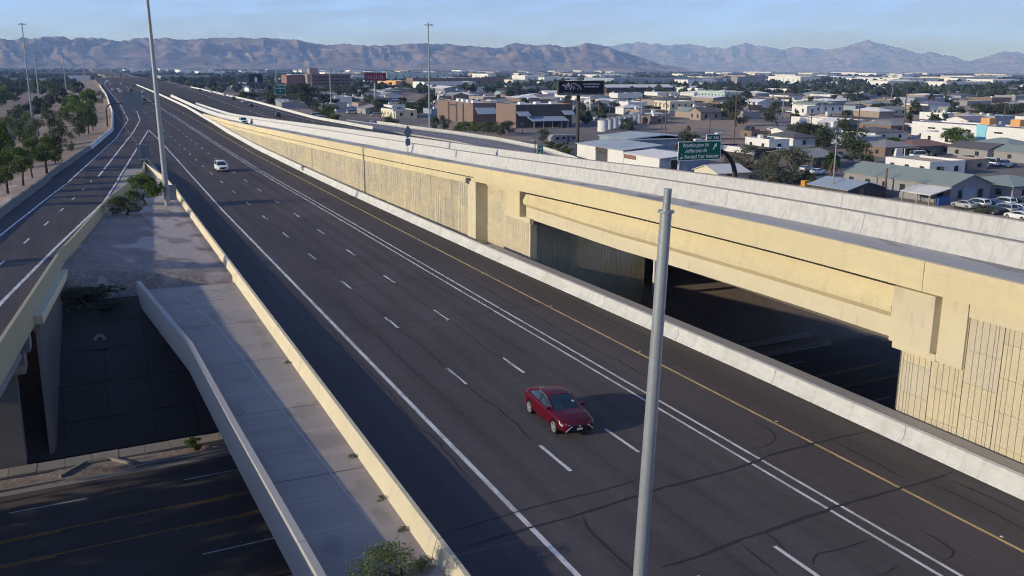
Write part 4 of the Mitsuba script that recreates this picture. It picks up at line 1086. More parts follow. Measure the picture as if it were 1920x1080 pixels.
def car_parts(kind, detail):
    if (kind, detail) in _cars:
        return _cars[kind, detail]
    S = SHAPES_[kind]
    b = S['body']
    if detail:
        bx = np.array(b)
        o = np.argsort(bx[:, 0])
        xs_ = np.unique(np.r_[bx[:, 0], np.linspace(bx[:, 0].min(), bx[:, 0].max(), 26)])
        b = [tuple([x] + [float(np.interp(x, bx[o, 0], bx[o, c])) for c in range(1, 5)]) for x in xs_]
    body = skin([ring_section(x, w, zb, zs, zt, .035) for x, w, zb, zs, zt in b])
    bm = to_man(body)
    for wx in S['wx']:
        for s in (-1, 1):
            cy = m3.Manifold.cylinder(.42, S['wr'] + .055, S['wr'] + .055, 28, True).rotate([90, 0, 0]).translate([wx, s * .86, S['wr']])
            bm = bm - cy
    P_ = [('body', from_man(bm), 'paint', 35)]
    cab = []
    cs = S['cabin']
    for x, zt, wl, wh in cs:
        zb = S['belt'] - .12
        cab.append([(x, 0, zb), (x, wl, zb), (x, wl, S['belt']), (x, wh + .02, zt - .05), (x, wh * .8, zt), (x, 0, zt + .012), (x, -wh * .8, zt), (x, -wh - .02, zt - .05), (x, -wl, S['belt']), (x, -wl, zb)])
    P_.append(('glass', skin(cab), 'car_glass', 30))
    ca = np.array(cs)[::-1]
    zt = lambda x: float(np.interp(x, ca[:, 0], ca[:, 1]))
    wh = lambda x: float(np.interp(x, ca[:, 0], ca[:, 3]))
    wl = lambda x: float(np.interp(x, ca[:, 0], ca[:, 2]))
    r0, r1 = S['roof']
    secs = []
    for x in np.linspace(r0, r1, 7):
        w, z = wh(x), zt(x)
        secs.append([(x, 0, z + .03), (x, w * .8, z + .02), (x, w + .045, z - .045), (x, w + .05, z - .10), (x, w * .9, z - .02), (x, 0, z - .01), (x, -w * .9, z - .02), (x, -w - .05, z - .10), (x, -w - .045, z - .045), (x, -w * .8, z + .02)])
    P_.append(('roof', skin(secs), 'paint', 40))
    pil, mid = [], []
    for s in (-1, 1):
        xf = cs[0][0]
        pil.append(tube([(x, s * (wh(x) + .035), zt(x) - .045) for x in np.linspace(xf, r0, 4)], .042, 6))
        xr = cs[-1][0]
        pil.append(tube([(x, s * (wh(x) + .03), zt(x) - .05) for x in np.linspace(r1, xr, 4)], .075 if kind == 'sedan' else .06, 6))
        if detail or kind != 'sedan':
            xm = (r0 + r1) / 2 + .02
            mid.append(tube([(xm, s * (wl(xm) + .005), S['belt']), (xm, s * (wh(xm) + .03), zt(xm) - .05)], .035, 6))
    P_.append(('pillar', cat(*pil), 'paint', 40))
    if mid:
        P_.append(('centre_pillar', cat(*mid), 'trim_black', 40))
    for wx in S['wx']:
        for s in (-1, 1):
            t = trimesh.creation.cylinder(S['wr'], .21, sections=28 if detail else 14)
            t.apply_transform(trimesh.transformations.rotation_matrix(math.pi / 2, (1, 0, 0)))
            t.apply_translation((wx, s * .80, S['wr']))
            rr = S['wr'] * .70
            sp = [trimesh.creation.annulus(rr * .86, rr, .03)]
            for a in np.arange(5) * 2 * math.pi / 5:
                q = trimesh.creation.box((rr * .92, rr * .26, .03))
                q.apply_translation((rr * .46, 0, 0))
                q.apply_transform(trimesh.transformations.rotation_matrix(a + .3, (0, 0, 1)))
                sp.append(q)
            rm = cat(*sp)
            rm.apply_transform(trimesh.transformations.rotation_matrix(math.pi / 2, (1, 0, 0)))
            rm.apply_translation((wx, s * .912, S['wr']))
            P_.append(('wheel', t, 'tyre', 30))
            P_.append(('wheel__rim', rm, 'rim', False))
    xf = S['body'][-1][0]
    zf = S['body'][-2][3]
    for s in (-1, 1):
        P_.append(('headlight', hull([(xf - .52, s * .84, zf + .13), (xf - .14, s * .64, zf + .055), (xf - .03, s * .50, zf - .01), (xf - .36, s * .88, zf + .0), (xf - .0, s * .50, zf - .07), (xf - .22, s * .82, zf - .07)]), 'lens', False))
        xb = S['body'][0][0]
        P_.append(('taillight', hull([(xb + .03, s * .50, .88), (xb + .10, s * .80, .90), (xb + .03, s * .52, .76), (xb + .10, s * .82, .74), (xb + .2, s * .84, .85)]), 'lamp_red', False))
        P_.append(('mirror', hull([(cs[1][0] + .22 + a, s * (.79 + b), S['belt'] + .05 + c) for a in (0, .10) for b in (0, .20) for c in (0, .12)]), 'paint', False))
    P_.append(('grille', hull([(xf + .0, -.47, zf - .05), (xf + .0, .47, zf - .05), (xf + .03, -.40, zf - .22), (xf + .03, .40, zf - .22), (xf - .06, -.68, zf - .33), (xf - .06, .68, zf - .33), (xf + .035, 0, zf - .06), (xf + .02, 0, zf - .36)]), 'trim_black', False))
    if detail:
        for s in (-1, 1):
            P_.append(('chrome_strip', tube([(xf + .03, s * .40, zf - .05), (xf + .03, s * .54, zf - .15), (xf - .0, s * .70, zf - .29)], .022, 6), 'chrome', 40))
            P_.append(('window_trim', tube([(x, s * (wh(x) + .062), zt(x) - .062) for x in np.linspace(.1, -1.75, 9)], .011, 5), 'chrome', 40))
        P_.append(('number_plate', box(xf + .02, xf + .045, -.14, .14, zf - .26, zf - .16), 'plate', False))
        P_.append(('emblem', hull([(xf + .03, 0.07, zf - .07), (xf + .03, -.07, zf - .07), (xf + .035, 0, zf - .02), (xf + .045, 0, zf - .12), (xf + .0, 0, zf - .07)]), 'plate', False))
        P_.append(('bumper_lip', box(xf - .28, xf - .07, -.62, .62, .24, .28), 'trim_black', False))
        P_.append(('sticker', hull([(.62, .52, 1.20), (.72, .52, 1.145), (.62, .38, 1.225), (.72, .38, 1.17), (.67, .45, 1.20)]), 'lens', False))
    _cars[kind, detail] = [(n, mikit.ply(m, 'tyre', sm), b_) for n, m, b_, sm in P_]
    return _cars[kind, detail]


def car(kind, paint, label, x, y, z, heading, group=None, detail=False, cname='car', name='car'):
    k = thing(name, label, cname, group)
    M = T().translate([float(x), float(y), float(z)]).rotate([0, 0, 1], float(heading))
    last = None
    for n, d, b in car_parts(kind, detail):
        if n.startswith('wheel__'):
            key = last + '__rim'
            USED.add(key)
        else:
            key = numbered(f'{k}__{n}')
            last = key
        scene[key] = {**d, 'to_world': M, 'bsdf': {'type': 'ref', 'id': paint if b == 'paint' else b}}
    return k


car('sedan', 'car_red', 'red sedan driving towards the camera in the middle lane, its shadow to its right', 19.6, 37.85, 0.0, -91.5, detail=True, name='red_car')
car('suv', 'car_white', 'white sport utility car driving up the freeway behind the red sedan', 19.35, 158.5, 0.0, -90, name='white_car')
car('suv', 'car_white', 'white car on the elevated lane beside the white barrier', 37.0, 252.0, float(z_deck(252)) + .02, -91, name='ramp_car')
for (x, y), kd, pt, lb in zip([(81.6, 821), (72.3, 680), (73.2, 625), (72.4, 557), (69.6, 502), (67.6, 456), (64.2, 413), (59.6, 327)],
                              ['sedan', 'sedan', 'sedan', 'suv', 'suv', 'sedan', 'sedan', 'suv'], ['car_dark', 'car_dark', 'car_white', 'car_white', 'car_dark', 'car_silver', 'car_dark', 'car_dark'],
                              ['farthest dark car on the opposite carriageway', 'second farthest dark car on the opposite carriageway', 'small white car on the opposite carriageway, farther of the two white ones', 'white car on the opposite carriageway, nearer of the two white ones', 'dark car on the opposite carriageway just nearer than the white car', 'silver car on the opposite carriageway beside a dark one', 'dark car on the opposite carriageway just nearer than the silver one', 'black sport utility car on the opposite carriageway, the nearest there']):
    car(kd, pt, lb, x, y, 0, 88, name='distant_car')
for (x, y), kd, pt, lb in zip([(33.6, 633), (26.4, 497), (22.0, 449), (17.8, 705), (22, 720), (21.4, 661), (14.2, 923), (17.8, 922), (22.2, 922), (31.2, 934), (19.1, 690), (36.4, 827)],
                              ['suv', 'suv', 'sedan', 'suv', 'sedan', 'sedan', 'sedan', 'suv', 'suv', 'sedan', 'sedan', 'suv'], ['car_silver', 'car_dark', 'car_white', 'car_white', 'car_white', 'car_white', 'car_silver', 'car_white', 'car_white', 'car_white', 'car_dark', 'car_dark'],
                              ['silver car near the right shoulder beyond the box truck lane', 'dark car just behind the white car under the overhead sign', 'white car passing under the overhead sign arm', 'white car left of a pair far up the freeway', 'white car in the middle of a group far up the freeway', 'white car nearest of the group far up the freeway', 'silver car leftmost in the farthest row', 'white car second from left in the farthest row', 'white car third from left in the farthest row', 'pale car rightmost in the farthest row', 'dark car within the group far up the freeway', 'dark car beside the far end of the white barrier']):
    car(kd, pt, lb, x, y, 0, -90, name='distant_car')


def truck(label, x, y, z, h, b1='wall_grey', b2='wall_white'):
    k = thing('box_truck', label, 'truck')
    M = trimesh.transformations.rotation_matrix(math.radians(h), (0, 0, 1))
    for n, m, b in (('cargo_box', box(-4.2, 1.0, -1.25, 1.25, 0.95, 3.7), b2), ('cab', hull([(1.1, a, c) for a in (-1.1, 1.1) for c in (.6, 2.6)] + [(2.9, a, c) for a in (-1.1, 1.1) for c in (.6, 1.6)] + [(2.3, a, 2.6) for a in (-1.05, 1.05)]), b1), ('windscreen', hull([(2.36, a, 2.5) for a in (-.95, .95)] + [(2.93, a, 1.65) for a in (-1.0, 1.0)] + [(2.5, 0, 1.7)]), 'window_dark'), ('chassis', box(-4.2, 2.8, -.5, .5, .45, .9), 'trim_black')):
        m.apply_transform(M)
        m.apply_translation((x, y, z))
        add(k, n, m, b)
    for wx in (2.0, -2.8):
        for s in (-1, 1):
            t = trimesh.creation.cylinder(.48, .3, sections=14)
            t.apply_transform(trimesh.transformations.rotation_matrix(math.pi / 2, (1, 0, 0)))
            t.apply_translation((wx, s * 1.0, .48))
            t.apply_transform(M)
            t.apply_translation((x, y, z))
            add(k, 'wheel', t, 'tyre')


truck('grey box truck coming up the freeway above the overhead sign', 26.0, 620, 0, -90, 'trim_black', 'sign_back')
truck('tall white box truck in the farthest row of traffic', 20.0, 925, 0, -90)

# ------------------------------------------------------------------ trees, from shapegroups
def leaves(centres, radii, n, size, cols, seed, flat=0.75):
    r = np.random.default_rng(seed)
    c = np.asarray(centres, float)
    rad = np.asarray(radii, float)
    w = rad ** 2 / (rad ** 2).sum()
    which = r.choice(len(c), n, p=w)
    d = r.normal(size=(n, 3))
    d /= np.linalg.norm(d, axis=1, keepdims=True)
    rr = rad[which] * r.uniform(0.35, 1.0, n) ** 0.6 * (1 + 0.18 * r.normal(size=n))
    p = c[which] + d * rr[:, None] * [1, 1, flat]
    a = r.normal(size=(n, 3))
    a /= np.linalg.norm(a, axis=1, keepdims=True)
    b = np.cross(a, r.normal(size=(n, 3)))
    b /= np.linalg.norm(b, axis=1, keepdims=True)
    s = size * r.uniform(.55, 1.4, n)[:, None]
    v = np.stack([p - a * s * 1.3, p + b * s * .6, p + a * s * 1.3, p - b * s * .6], 1).reshape(-1, 3)
    k = np.arange(n) * 4
    f = np.vstack([np.c_[k, k + 1, k + 2], np.c_[k, k + 2, k + 3]])
    cols = np.asarray(cols, float)
    tone = r.uniform(0, 1, len(c))[which] * .6 + r.uniform(0, 1, n) * .4
    col = cols[0] * (1 - tone[:, None]) + cols[1] * tone[:, None]
    return (v, f), np.repeat(col, 4, 0)


def limbs(trunk_h, r0, ends, seed, lean=0.0):
    r = np.random.default_rng(seed)
    top = np.array([lean, 0, trunk_h])
    ms = [tube([(0, 0, -.15), (lean * .4, 0, trunk_h * .5), top], [r0 * 1.3, r0, r0 * .85], 7)]
    for e in ends:
        e = np.array(e)
        mid = (top + e) / 2 + r.normal(0, .06, 3) * np.linalg.norm(e - top)
        ms.append(tube([top * .96, mid, e], [r0 * .6, r0 * .35, r0 * .1], 5))
    return cat(*ms)


def tree_kind(name, seed, H, W, trunk, nclump, nleaf, size, cols, flat, bark, low=0.35):
    r = np.random.default_rng(seed)
    cs, rs = [], []
    for i in range(nclump):
        a, q = r.uniform(0, 2 * math.pi), r.uniform(0.05, 1) ** .6
        zz = low + (1 - low) * r.uniform(.05, .92)
        prof = math.sqrt(max(0.05, 1 - (2 * (zz - low) / (1 - low) - 0.85) ** 2 * .8))
        cs.append((a and math.cos(a) * q * W * .40 * prof, math.sin(a) * q * W * .40 * prof, zz * H * .93))
        rs.append(W * r.uniform(.10, .20))
    (v, f), col = leaves(cs, rs, nleaf, size, cols, seed + 1, flat)
    tr = limbs(trunk * H, .035 * H ** .75, cs[:7], seed + 2, r.uniform(-.3, .3))
    scene[name] = {'type': 'shapegroup', 'trunk': mikit.ply(tr, bark, 40), 'crown': mikit.ply((v, f), 'foliage', False, color=col)}


MES = ((.065, .095, .030), (.150, .190, .065))
DRK = ((.042, .058, .032), (.115, .135, .070))
BRT = ((.075, .115, .030), (.160, .220, .065))
GRY = ((.085, .098, .060), (.185, .195, .130))
# 1 m tall and 1 m wide crowns scaled to each tree; several sorts of each kind
for s in range(2):
    tree_kind(f'mesquite_{s}', 50 + s, 1.0, 1.0, .34, 17, 3600, .020, MES, .62, 'bark_dark', .38)
for s in range(3):
    tree_kind(f'broadleaf_{s}', 60 + s, 1.0, 1.0, .22, 22, 1900, .028, DRK if s != 1 else ((.050, .062, .036), (.130, .145, .085)), .85, 'bark', .16)
for s in range(2):
    tree_kind(f'bright_tree_{s}', 70 + s, 1.0, 1.0, .22, 20, 2600, .028, BRT, .8, 'bark', .14)
for s in range(2):
    tree_kind(f'shrub_{s}', 80 + s, 1.0, 1.0, .10, 26, 1700, .024, GRY, .85, 'bark', .04)
tree_kind('near_bush_a', 91, 1.0, 1.0, .20, 34, 3600, .016, ((.10, .13, .055), (.20, .24, .11)), 1.0, 'bark', .05)
tree_kind('far_tree_a', 95, 1.0, 1.0, .2, 12, 420, .075, ((.045, .058, .036), (.12, .135, .08)), .85, 'bark', .1)
tree_kind('far_tree_b', 96, 1.0, 1.0, .2, 12, 420, .075, ((.05, .066, .038), (.14, .15, .09)), .75, 'bark', .1)


def palm_group(name, seed):
    r = np.random.default_rng(seed)
    vs, fs, cs = [], [], []
    for i in range(46):
        az, el = r.uniform(0, 2 * math.pi), r.uniform(-.9, 1.2)
        L = r.uniform(.85, 1.1)
        d = np.array([math.cos(az), math.sin(az)])
        side = np.array([-d[1], d[0], 0])
        pts = []
        for t in np.linspace(0, 1, 5):
            h = math.sin(el) * t * L - .45 * t * t * L
            pts.append(np.r_[d * t * L * math.cos(el) * .5, h * .5 + 1.0])
        w = [.03, .075, .08, .055, .008]
        o = len(vs)
        c = np.array([.045, .075, .025]) * r.uniform(.7, 1.9) if el > -.35 else np.array([.20, .15, .09]) * r.uniform(.6, 1.1)
        for p, ww in zip(pts, w):
            vs += [p + side * ww + [0, 0, -.02], p + [0, 0, .012], p - side * ww + [0, 0, -.02]]
            cs += [c] * 3
        for k in range(4):
            a = o + 3 * k
            fs += [(a, a + 3, a + 4), (a, a + 4, a + 1), (a + 1, a + 4, a + 5), (a + 1, a + 5, a + 2)]
    crown = trimesh.Trimesh(np.array(vs), np.array(fs), process=False)
    scene[name] = {'type': 'shapegroup', 'trunk': mikit.ply(tube([(0, 0, -.1), (.02, 0, .5), (0, 0, 1.0)], [.085, .07, .055], 8), 'bark', 40), 'crown': mikit.ply(crown, 'foliage', False, color=np.array(cs))}


palm_group('palm_a', 5)
MARKS = [(*v, t) for v, t in (((138, 120), 'the large grey barn'), ((122, 205), 'the white corrugated shed'), ((150, 235), 'the blue grey warehouse'), ((155, 395), 'the left brown shop'), ((167, 350), 'the right brown shop'),
         ((262, 362), 'the beige cabin'), ((314, 465), 'the yellow store'), ((442, 590), 'the teal warehouse'), ((530, 765), 'the row of white units'), ((480, 784), 'the long white pitched roof'), ((780, 1215), 'the long blue grey depot'),
         ((880, 1118), 'the grey apartment block'), ((1080, 1260), 'the big white depot'), ((285, 309), 'the long white low building'), ((223, 258), 'the house behind the brown fence'), ((375, 414), 'the barrel roofed hall'), ((286, 277), 'the white gable house'),
         ((516, 471), 'the blue grey store'), ((216, 197), 'the rust brown roofed house'), ((242, 190), 'the green hipped roof'), ((176, 158), 'the white parapet house'), ((161, 181), 'the weathered grey roof'), ((269, 219), 'the turquoise striped store'),
         ((227, 966), 'the brick office building'), ((334, 1088), 'the orange building'), ((532, 1597), 'the long white warehouse'), ((394, 1033), 'the long dark brown warehouse'), ((313, 861), 'the bright white roofed hall'), ((136, 435), 'the filling station'),
         ((622, 1332), 'the white factory block'), ((730, 1758), 'the pale hazy factory'), ((270, 445), 'the dark long shed'), ((123, 228), 'the dark billboard'), ((179, 621), 'the red billboard'), ((148, 915), 'the white figured billboard'), ((102, 292), 'the tall light mast'))]


def where(x, y):
    j = min(range(len(MARKS)), key=lambda i: (math.log(math.hypot(*MARKS[i][:2]) / math.hypot(x, y)) * 1.2) ** 2 + (6 * (math.atan2(MARKS[i][0], MARKS[i][1]) - math.atan2(x, y))) ** 2)
    m = MARKS[j]
    da, dd = math.atan2(x, y) - math.atan2(m[0], m[1]), math.log(math.hypot(x, y) / math.hypot(m[0], m[1]))
    return (('behind ' if dd > 0 else 'in front of ') if abs(dd) > 1.6 * abs(da) else ('right of ' if da > 0 else 'left of ')) + m[2]


KINDS = {0: ['mesquite_0', 'mesquite_1'], 1: ['broadleaf_0', 'broadleaf_1', 'broadleaf_2'], 2: ['bright_tree_0', 'bright_tree_1'], 3: ['shrub_0', 'shrub_1'], 4: ['near_bush_a'], 5: ['far_tree_a', 'far_tree_b']}
KN = {0: ('mesquite_tree', 'tree'), 1: ('broadleaf_tree', 'tree'), 2: ('bright_green_tree', 'tree'), 3: ('desert_shrub', 'shrub'), 4: ('leafy_bush', 'bush'), 5: ('distant_tree', 'tree')}
_pick = [0]


def tree(x, y, h, w, kind, label, group=None, z=None, name=None):
    nm, ct = KN[kind]
    k = thing(name or nm, label, ct, group)
    _pick[0] += 1
    g = KINDS[kind][_pick[0] % len(KINDS[kind])]
    z = ground_z(x, y) if z is None else z
    scene[k] = {'type': 'instance', 'to_world': T().translate([float(x), float(y), z - .03]).rotate([0, 0, 1], float((_pick[0] * 77) % 360)).scale([float(w), float(w), float(h)]), 'sg': {'type': 'ref', 'id': g}}
    return k


ORD = ['first', 'second', 'third', 'fourth', 'fifth', 'sixth', 'seventh', 'eighth', 'ninth', 'tenth', 'eleventh', 'twelfth', 'thirteenth', 'fourteenth', 'fifteenth', 'sixteenth', 'seventeenth', 'eighteenth', 'nineteenth', 'twentieth']
LEFT = [(-9.3, 155.7, 0.5, 5.8, 5.8, 0), (-6.5, 171.1, 0.5, 5.4, 7.4, 0), (-8.5, 166.6, 0.5, 4.7, 4.3, 0), (-5.8, 191.3, 0, 4.1, 4.6, 0), (-3.5, 220.5, -0.5, 3.7, 3.5, 3), (-5.9, 243.6, -1, 6.5, 8.4, 1), (-10.3, 240.4, -1.5, 7.2, 9.7, 1), (-14.6, 271.5, -2, 6.7, 9.4, 1), (-2.0, 276.9, -1, 7.0, 8.3, 1), (0.4, 282.8, -1, 5.9, 6.5, 0), (1.7, 294.4, -1, 5.8, 5.4, 0), (-0.5, 354.7, -1.5, 10.7, 10.6, 2), (-4.1, 405.5, -2, 7.5, 10.2, 2), (-6.5, 366.4, -2, 8.3, 9.3, 1), (3.0, 452.0, -1.5, 8.4, 10.9, 2), (7.3, 509.1, -1, 7.7, 8.8, 1), (-14.3, 187.9, -3, 10.0, 8.1, 1), (-18.4, 226.3, -3, 11.7, 10.4, 1), (-17.4, 258.7, -4, 9.9, 8.9, 1), (-43.0, 612.4, -5, 12.8, 17.6, 1), (-40.9, 696.9, -5, 9.5, 20.0, 1), (-41.4, 928.3, -5, 9.1, 21.3, 1), (-27.7, 888.5, -5, 8.8, 23.5, 2), (-18.9, 964.8, -5, 7.6, 22.1, 1), (-16.6, 608.3, -3, 6.6, 9.1, 3), (-9.2, 879.9, -4, 7.9, 18.2, 1), (-10.7, 335.0, -2, 7.5, 9.6, 1), (-22.1, 384.5, -4, 6.1, 9.7, 1)]
TOWN = [(244.3, 316.6, -6.5, 13.0, 12.9, 1), (269.4, 363.4, -6.5, 9.1, 13.0, 1), (141.5, 177.9, -6.5, 6.4, 8.7, 3), (130.7, 170.3, -6.5, 5.4, 6.2, 3), (132.8, 153.2, -6.5, 8.0, 11.8, 3), (128.0, 154.2, -6.5, 6.2, 7.4, 3), (134.5, 161, -6.5, 6.0, 7.5, 3), (135.9, 151.1, -6.5, 3.0, 4.7, 1), (220.4, 250.7, -6.5, 6.1, 11.1, 1), (224.8, 249.1, -6.5, 5.7, 10.0, 1), (241.8, 206.0, -6.5, 6.8, 10.6, 2), (239.1, 199.0, -6.5, 5.4, 7.1, 2), (135.3, 108.0, -6.5, 1.5, 6.0, 3), (131.5, 109.5, -6.5, 1.1, 3.5, 3), (279.1, 337.3, -6.5, 9.4, 10.6, 1), (412.8, 331.6, -6.5, 7.1, 18.2, 1), (439.4, 345.2, -6.5, 7.7, 19.2, 1), (426.4, 327.2, -6.5, 7.9, 18.5, 1), (426.6, 349.2, -6.5, 7.1, 14.6, 1), (187.7, 311.6, -6.5, 5.5, 5.8, 1), (188.6, 308.0, -6.5, 5.4, 5.4, 1), (133.8, 272.3, -6.5, 4.4, 4.2, 1), (120.6, 241.2, -6.5, 3.0, 5.0, 2), (121.2, 231.9, -6.5, 2.4, 5.1, 2), (121.9, 237.1, -6.5, 2.6, 4.0, 1), (119.3, 335.5, -6.5, 5.9, 4.1, 1), (124.8, 340.1, -6.5, 5.6, 5.4, 1), (127.8, 332.5, -6.5, 3.6, 5.7, 2), (129.5, 328.7, -6.5, 3.9, 5.3, 2), (130.2, 322.2, -6.5, 4.3, 6.0, 2), (130.7, 315.9, -6.5, 4.2, 5.9, 2), (131.7, 309.7, -6.5, 5.3, 5.8, 1), (132.4, 303.7, -6.5, 4.8, 5.3, 1), (139.9, 312.7, -6.5, 4.8, 5.9, 1), (95.4, 401.1, -5.5, 7.9, 10.4, 2), (101.5, 447.9, -5.5, 7.5, 10.5, 1), (129.6, 449.9, -6, 7.7, 8.1, 1), (149.1, 506.6, -6, 7.2, 12.1, 1), (151.8, 543.3, -6, 7.7, 11.7, 1), (108.0, 356.8, -5.5, 5.1, 4.7, 1), (105.1, 340.2, -5.5, 4.9, 6.1, 1), (102.7, 588.5, -4, 9.6, 13.7, 1), (115.7, 614.8, -5, 13.4, 15.8, 1), (116.2, 568.2, -5, 15.5, 16.6, 1), (122.3, 566.5, -5, 14.0, 16.6, 1), (120.5, 613.6, -5, 10.1, 12.9, 1), (91.8, 590.0, -3, 9.2, 15.1, 1), (98.5, 666.2, -3, 7.1, 10.0, 2), (141.3, 637.8, -6, 10.6, 11.2, 1), (172.0, 686.9, -6, 7.7, 13.8, 1), (185.8, 709.1, -6, 8.3, 14.3, 1), (204.4, 746.6, -6, 8.4, 15.1, 1), (155.7, 1151.1, -5, 12.2, 20.0, 1), (152.5, 1220.9, -5, 10.3, 21.2, 1), (140.0, 1222.1, -5, 10.2, 18.4, 1), (122.5, 1300.8, -5, 10.8, 18.0, 1), (152.8, 453.4, -6.5, 7.9, 9.3, 1), (162.2, 468.2, -6.5, 8.7, 11.4, 1), (331.1, 734.8, -6.5, 8.8, 16.6, 1), (308.3, 669.0, -6.5, 10.1, 16.9, 1), (318.6, 666.5, -6.5, 8.1, 15.3, 1), (267.1, 417.4, -6.5, 4.1, 6.8, 1), (110.7, 283.2, -6, 1.7, 4.5, 3), (105.0, 280.4, -6, 1.5, 3.1, 3), (101.8, 286.4, -6, 1.4, 2.4, 3), (100.8, 296.8, -6, 1.2, 2.9, 3), (262.9, 235.3, -6.5, 2.9, 6.9, 1), (250.7, 244.9, -6.5, 2.2, 8.0, 1), (232.4, 222.4, -6.5, 2.7, 7.4, 2), (559.3, 650.2, -6.5, 9.9, 11.8, 1), (546.2, 570.0, -6.5, 9.4, 11.8, 1), (710.1, 804.9, -6.5, 7.9, 12.3, 1), (774.4, 726.5, -6.5, 8.1, 14.6, 1), (715.4, 645.7, -6.5, 7.3, 12.2, 1), (410.2, 404.5, -6.5, 5.4, 11.2, 1), (1075.2, 936.0, -6.5, 6.4, 16.4, 1), (1180.0, 919.9, -6.5, 10.9, 22.3, 1), (270.3, 482.5, -6.5, 6.1, 7.6, 1), (263.6, 449.6, -6.5, 5.7, 9.0, 1), (195.4, 240.5, -6.5, 2.5, 2.8, 1), (461.4, 425.4, -6.5, 6.4, 4.3, 1), (214.2, 233.6, -6.5, 5.1, 9.1, 1)]
PALMS = [(135.6, 144.5, 7.4, 3.9), (167.5, 166.5, 3.8, 3.5), (292.5, 271.7, 7.8, 3.7), (319.4, 332.8, 5.6, 5.8), (506.3, 453.9, 9.6, 5.5), (514.3, 531.2, 6.1, 4.2), (540.5, 838.2, 9.7, 5.7), (381.8, 375.2, 5.0, 3.7), (605.0, 762.1, 7.8, 4.5), (194.4, 278.8, 3.8, 2.0)]
POLES = [(270.4, 319.4, 14.0), (193.8, 197.6, 14.8), (264.6, 248.1, 18.0), (421.0, 329.0, 8.9), (183.6, 277.1, 16.4), (192.9, 250.7, 17.8), (196.1, 356.7, 9.5), (200.9, 355.0, 10.1), (197.6, 340.2, 10.0), (223.0, 356.0, 12.2), (136.1, 130.5, 5.4), (224.9, 259.6, 5.2), (328.1, 359.2, 9.5), (316.7, 333.7, 8.0), (269.4, 300.6, 7.5), (652.0, 628.0, 12.5), (669.7, 691.2, 12.4), (272.3, 618.1, 14.1), (631.2, 523.1, 8.1), (354.3, 278.9, 10.7)]
LAMPS = [(126.7, 134.2, 10.0), (206.7, 283.1, 5.4), (180.9, 275.4, 6.9), (90.9, 189.0, 7.4), (144.5, 311.0, 3.5)]
LEFT_LABEL = {0: 'spreading mesquite tree on the bare slope left of the ramp', 1: 'dark green roadside tree in the thicket left of the ramp', 2: 'bright green tree in the strip between ramp and frontage road', 3: 'thin dry shrub left of the ramp'}
LEFT = [(x - .04 * w, y, z, h * (.82 + .3 * ((i * 7) % 5) / 4), w * (.66 if kd == 1 else .8), (3 if kd == 1 and i % 3 == 0 else 2 if kd == 1 and i % 3 == 1 else kd)) for i, (x, y, z, h, w, kd) in enumerate(LEFT)]
for i, (x, y, z, h, w, kd) in enumerate(LEFT):
    zt = ground_z(x, y)
    tree(x, y, max(h + z - zt, h * .8) if zt < z else h, w, kd, LEFT_LABEL[kd] + (f', {ORD[[q[1] for q in sorted(LEFT, key=lambda q: q[1]) if q[5] == kd].index(y)]} nearest of its kind' if kd != 1 else ''), {0: 'mesquite trees on the left slope', 1: 'dark trees left of the ramp', 2: 'bright trees left of the ramp', 3: 'dry shrubs left of the ramp'}[kd])
for x, y, h, w in ((-34, 176, 7, 9), (-38, 200, 8, 11), (-33, 225, 8.5, 11), (-40, 245, 9, 11), (-31, 290, 7, 9), (-30, 320, 7, 9), (-34, 360, 7, 9), (-38, 420, 8, 10), (-45, 480, 8, 12)):
    tree(x, y, h, w, 1, LEFT_LABEL[1], 'dark trees left of the ramp')
for x, y, h, w in ((-13.5, 121, 6.5, 5), (-12.5, 129, 6.0, 4), (-12, 138, 7, 5), (-11.0, 147, 6, 4.5), (-16, 80, 7.5, 4.5)):
    tree(x, y, h, w, 0, 'mesquite tree beside the ramp barrier, shading the ramp in long streaks', 'mesquites close to the ramp barrier')
for x, y, h, w in ((-36, 27, 13, 13), (-33, 36, 13.5, 13), (-36, 44, 13, 13), (-33, 52, 13.5, 13), (-33, 68, 13, 12), (-46, 32, 14, 14), (-46, 48, 14, 14)):  # unseen trees added to block the sun over the street
    tree(x, y, h, w, 1, 'tall dark tree added out of view east of the ramp bridge to shade the street', 'added shade trees east of the ramp bridge', z=-6.9)
tree(3.1, 110.5, 2.3, 4.6, 1, 'low dark green shrub beside the ramp barrier, left of the two gore shrubs', name='gore_shrub')
tree(5.6, 119.5, 4.0, 5.0, 2, 'bright green bushy shrub left of the tall pole on the gore', name='gore_shrub')
tree(-0.7, 73.2, 1.9, 5.4, 1, 'very dark bush at the top of the shaded slope beside the ramp wall', name='slope_bush')
tree(4.4, 59.4, 1.0, 1.3, 2, 'small green bush on the kerb strip beside the dark street', name='kerb_bush')
tree(7.6, 26.6, 1.75, 2.5, 4, 'pale green leafy bush at the bottom edge between deck and cream barrier', name='leafy_bush', z=0.0)
tree(9.0, 27.0, 0.7, 1.1, 4, 'low weed at the foot of the cream barrier near the bottom edge', name='weed', z=0.0)
for y in (30.2, 33.0, 37.5, 52.0):
    tree(9.3, y, 0.22, 0.5, 3, 'tuft of dry weed in the joint at the foot of the cream barrier', 'weeds along the cream barrier', z=0.0, name='weed_tuft')
tree(31.35, 152, 0.9, 0.9, 3, 'small dry weed growing at a joint of the white barrier', z=0.3, name='barrier_weed')
for i, (x, y, z, h, w, kd) in enumerate(TOWN):
    size = 'tall' if h > 8.5 else 'small' if h < 5 else 'middling'
    lb = f"{size} {['', 'dark green leafy tree', 'bright green tree', 'grey green desert shrub'][kd]} {where(x, y)}"
    tree(x, y, h, w, kd, lb, lb.replace(' tree', ' trees').replace(' shrub', ' shrubs'))
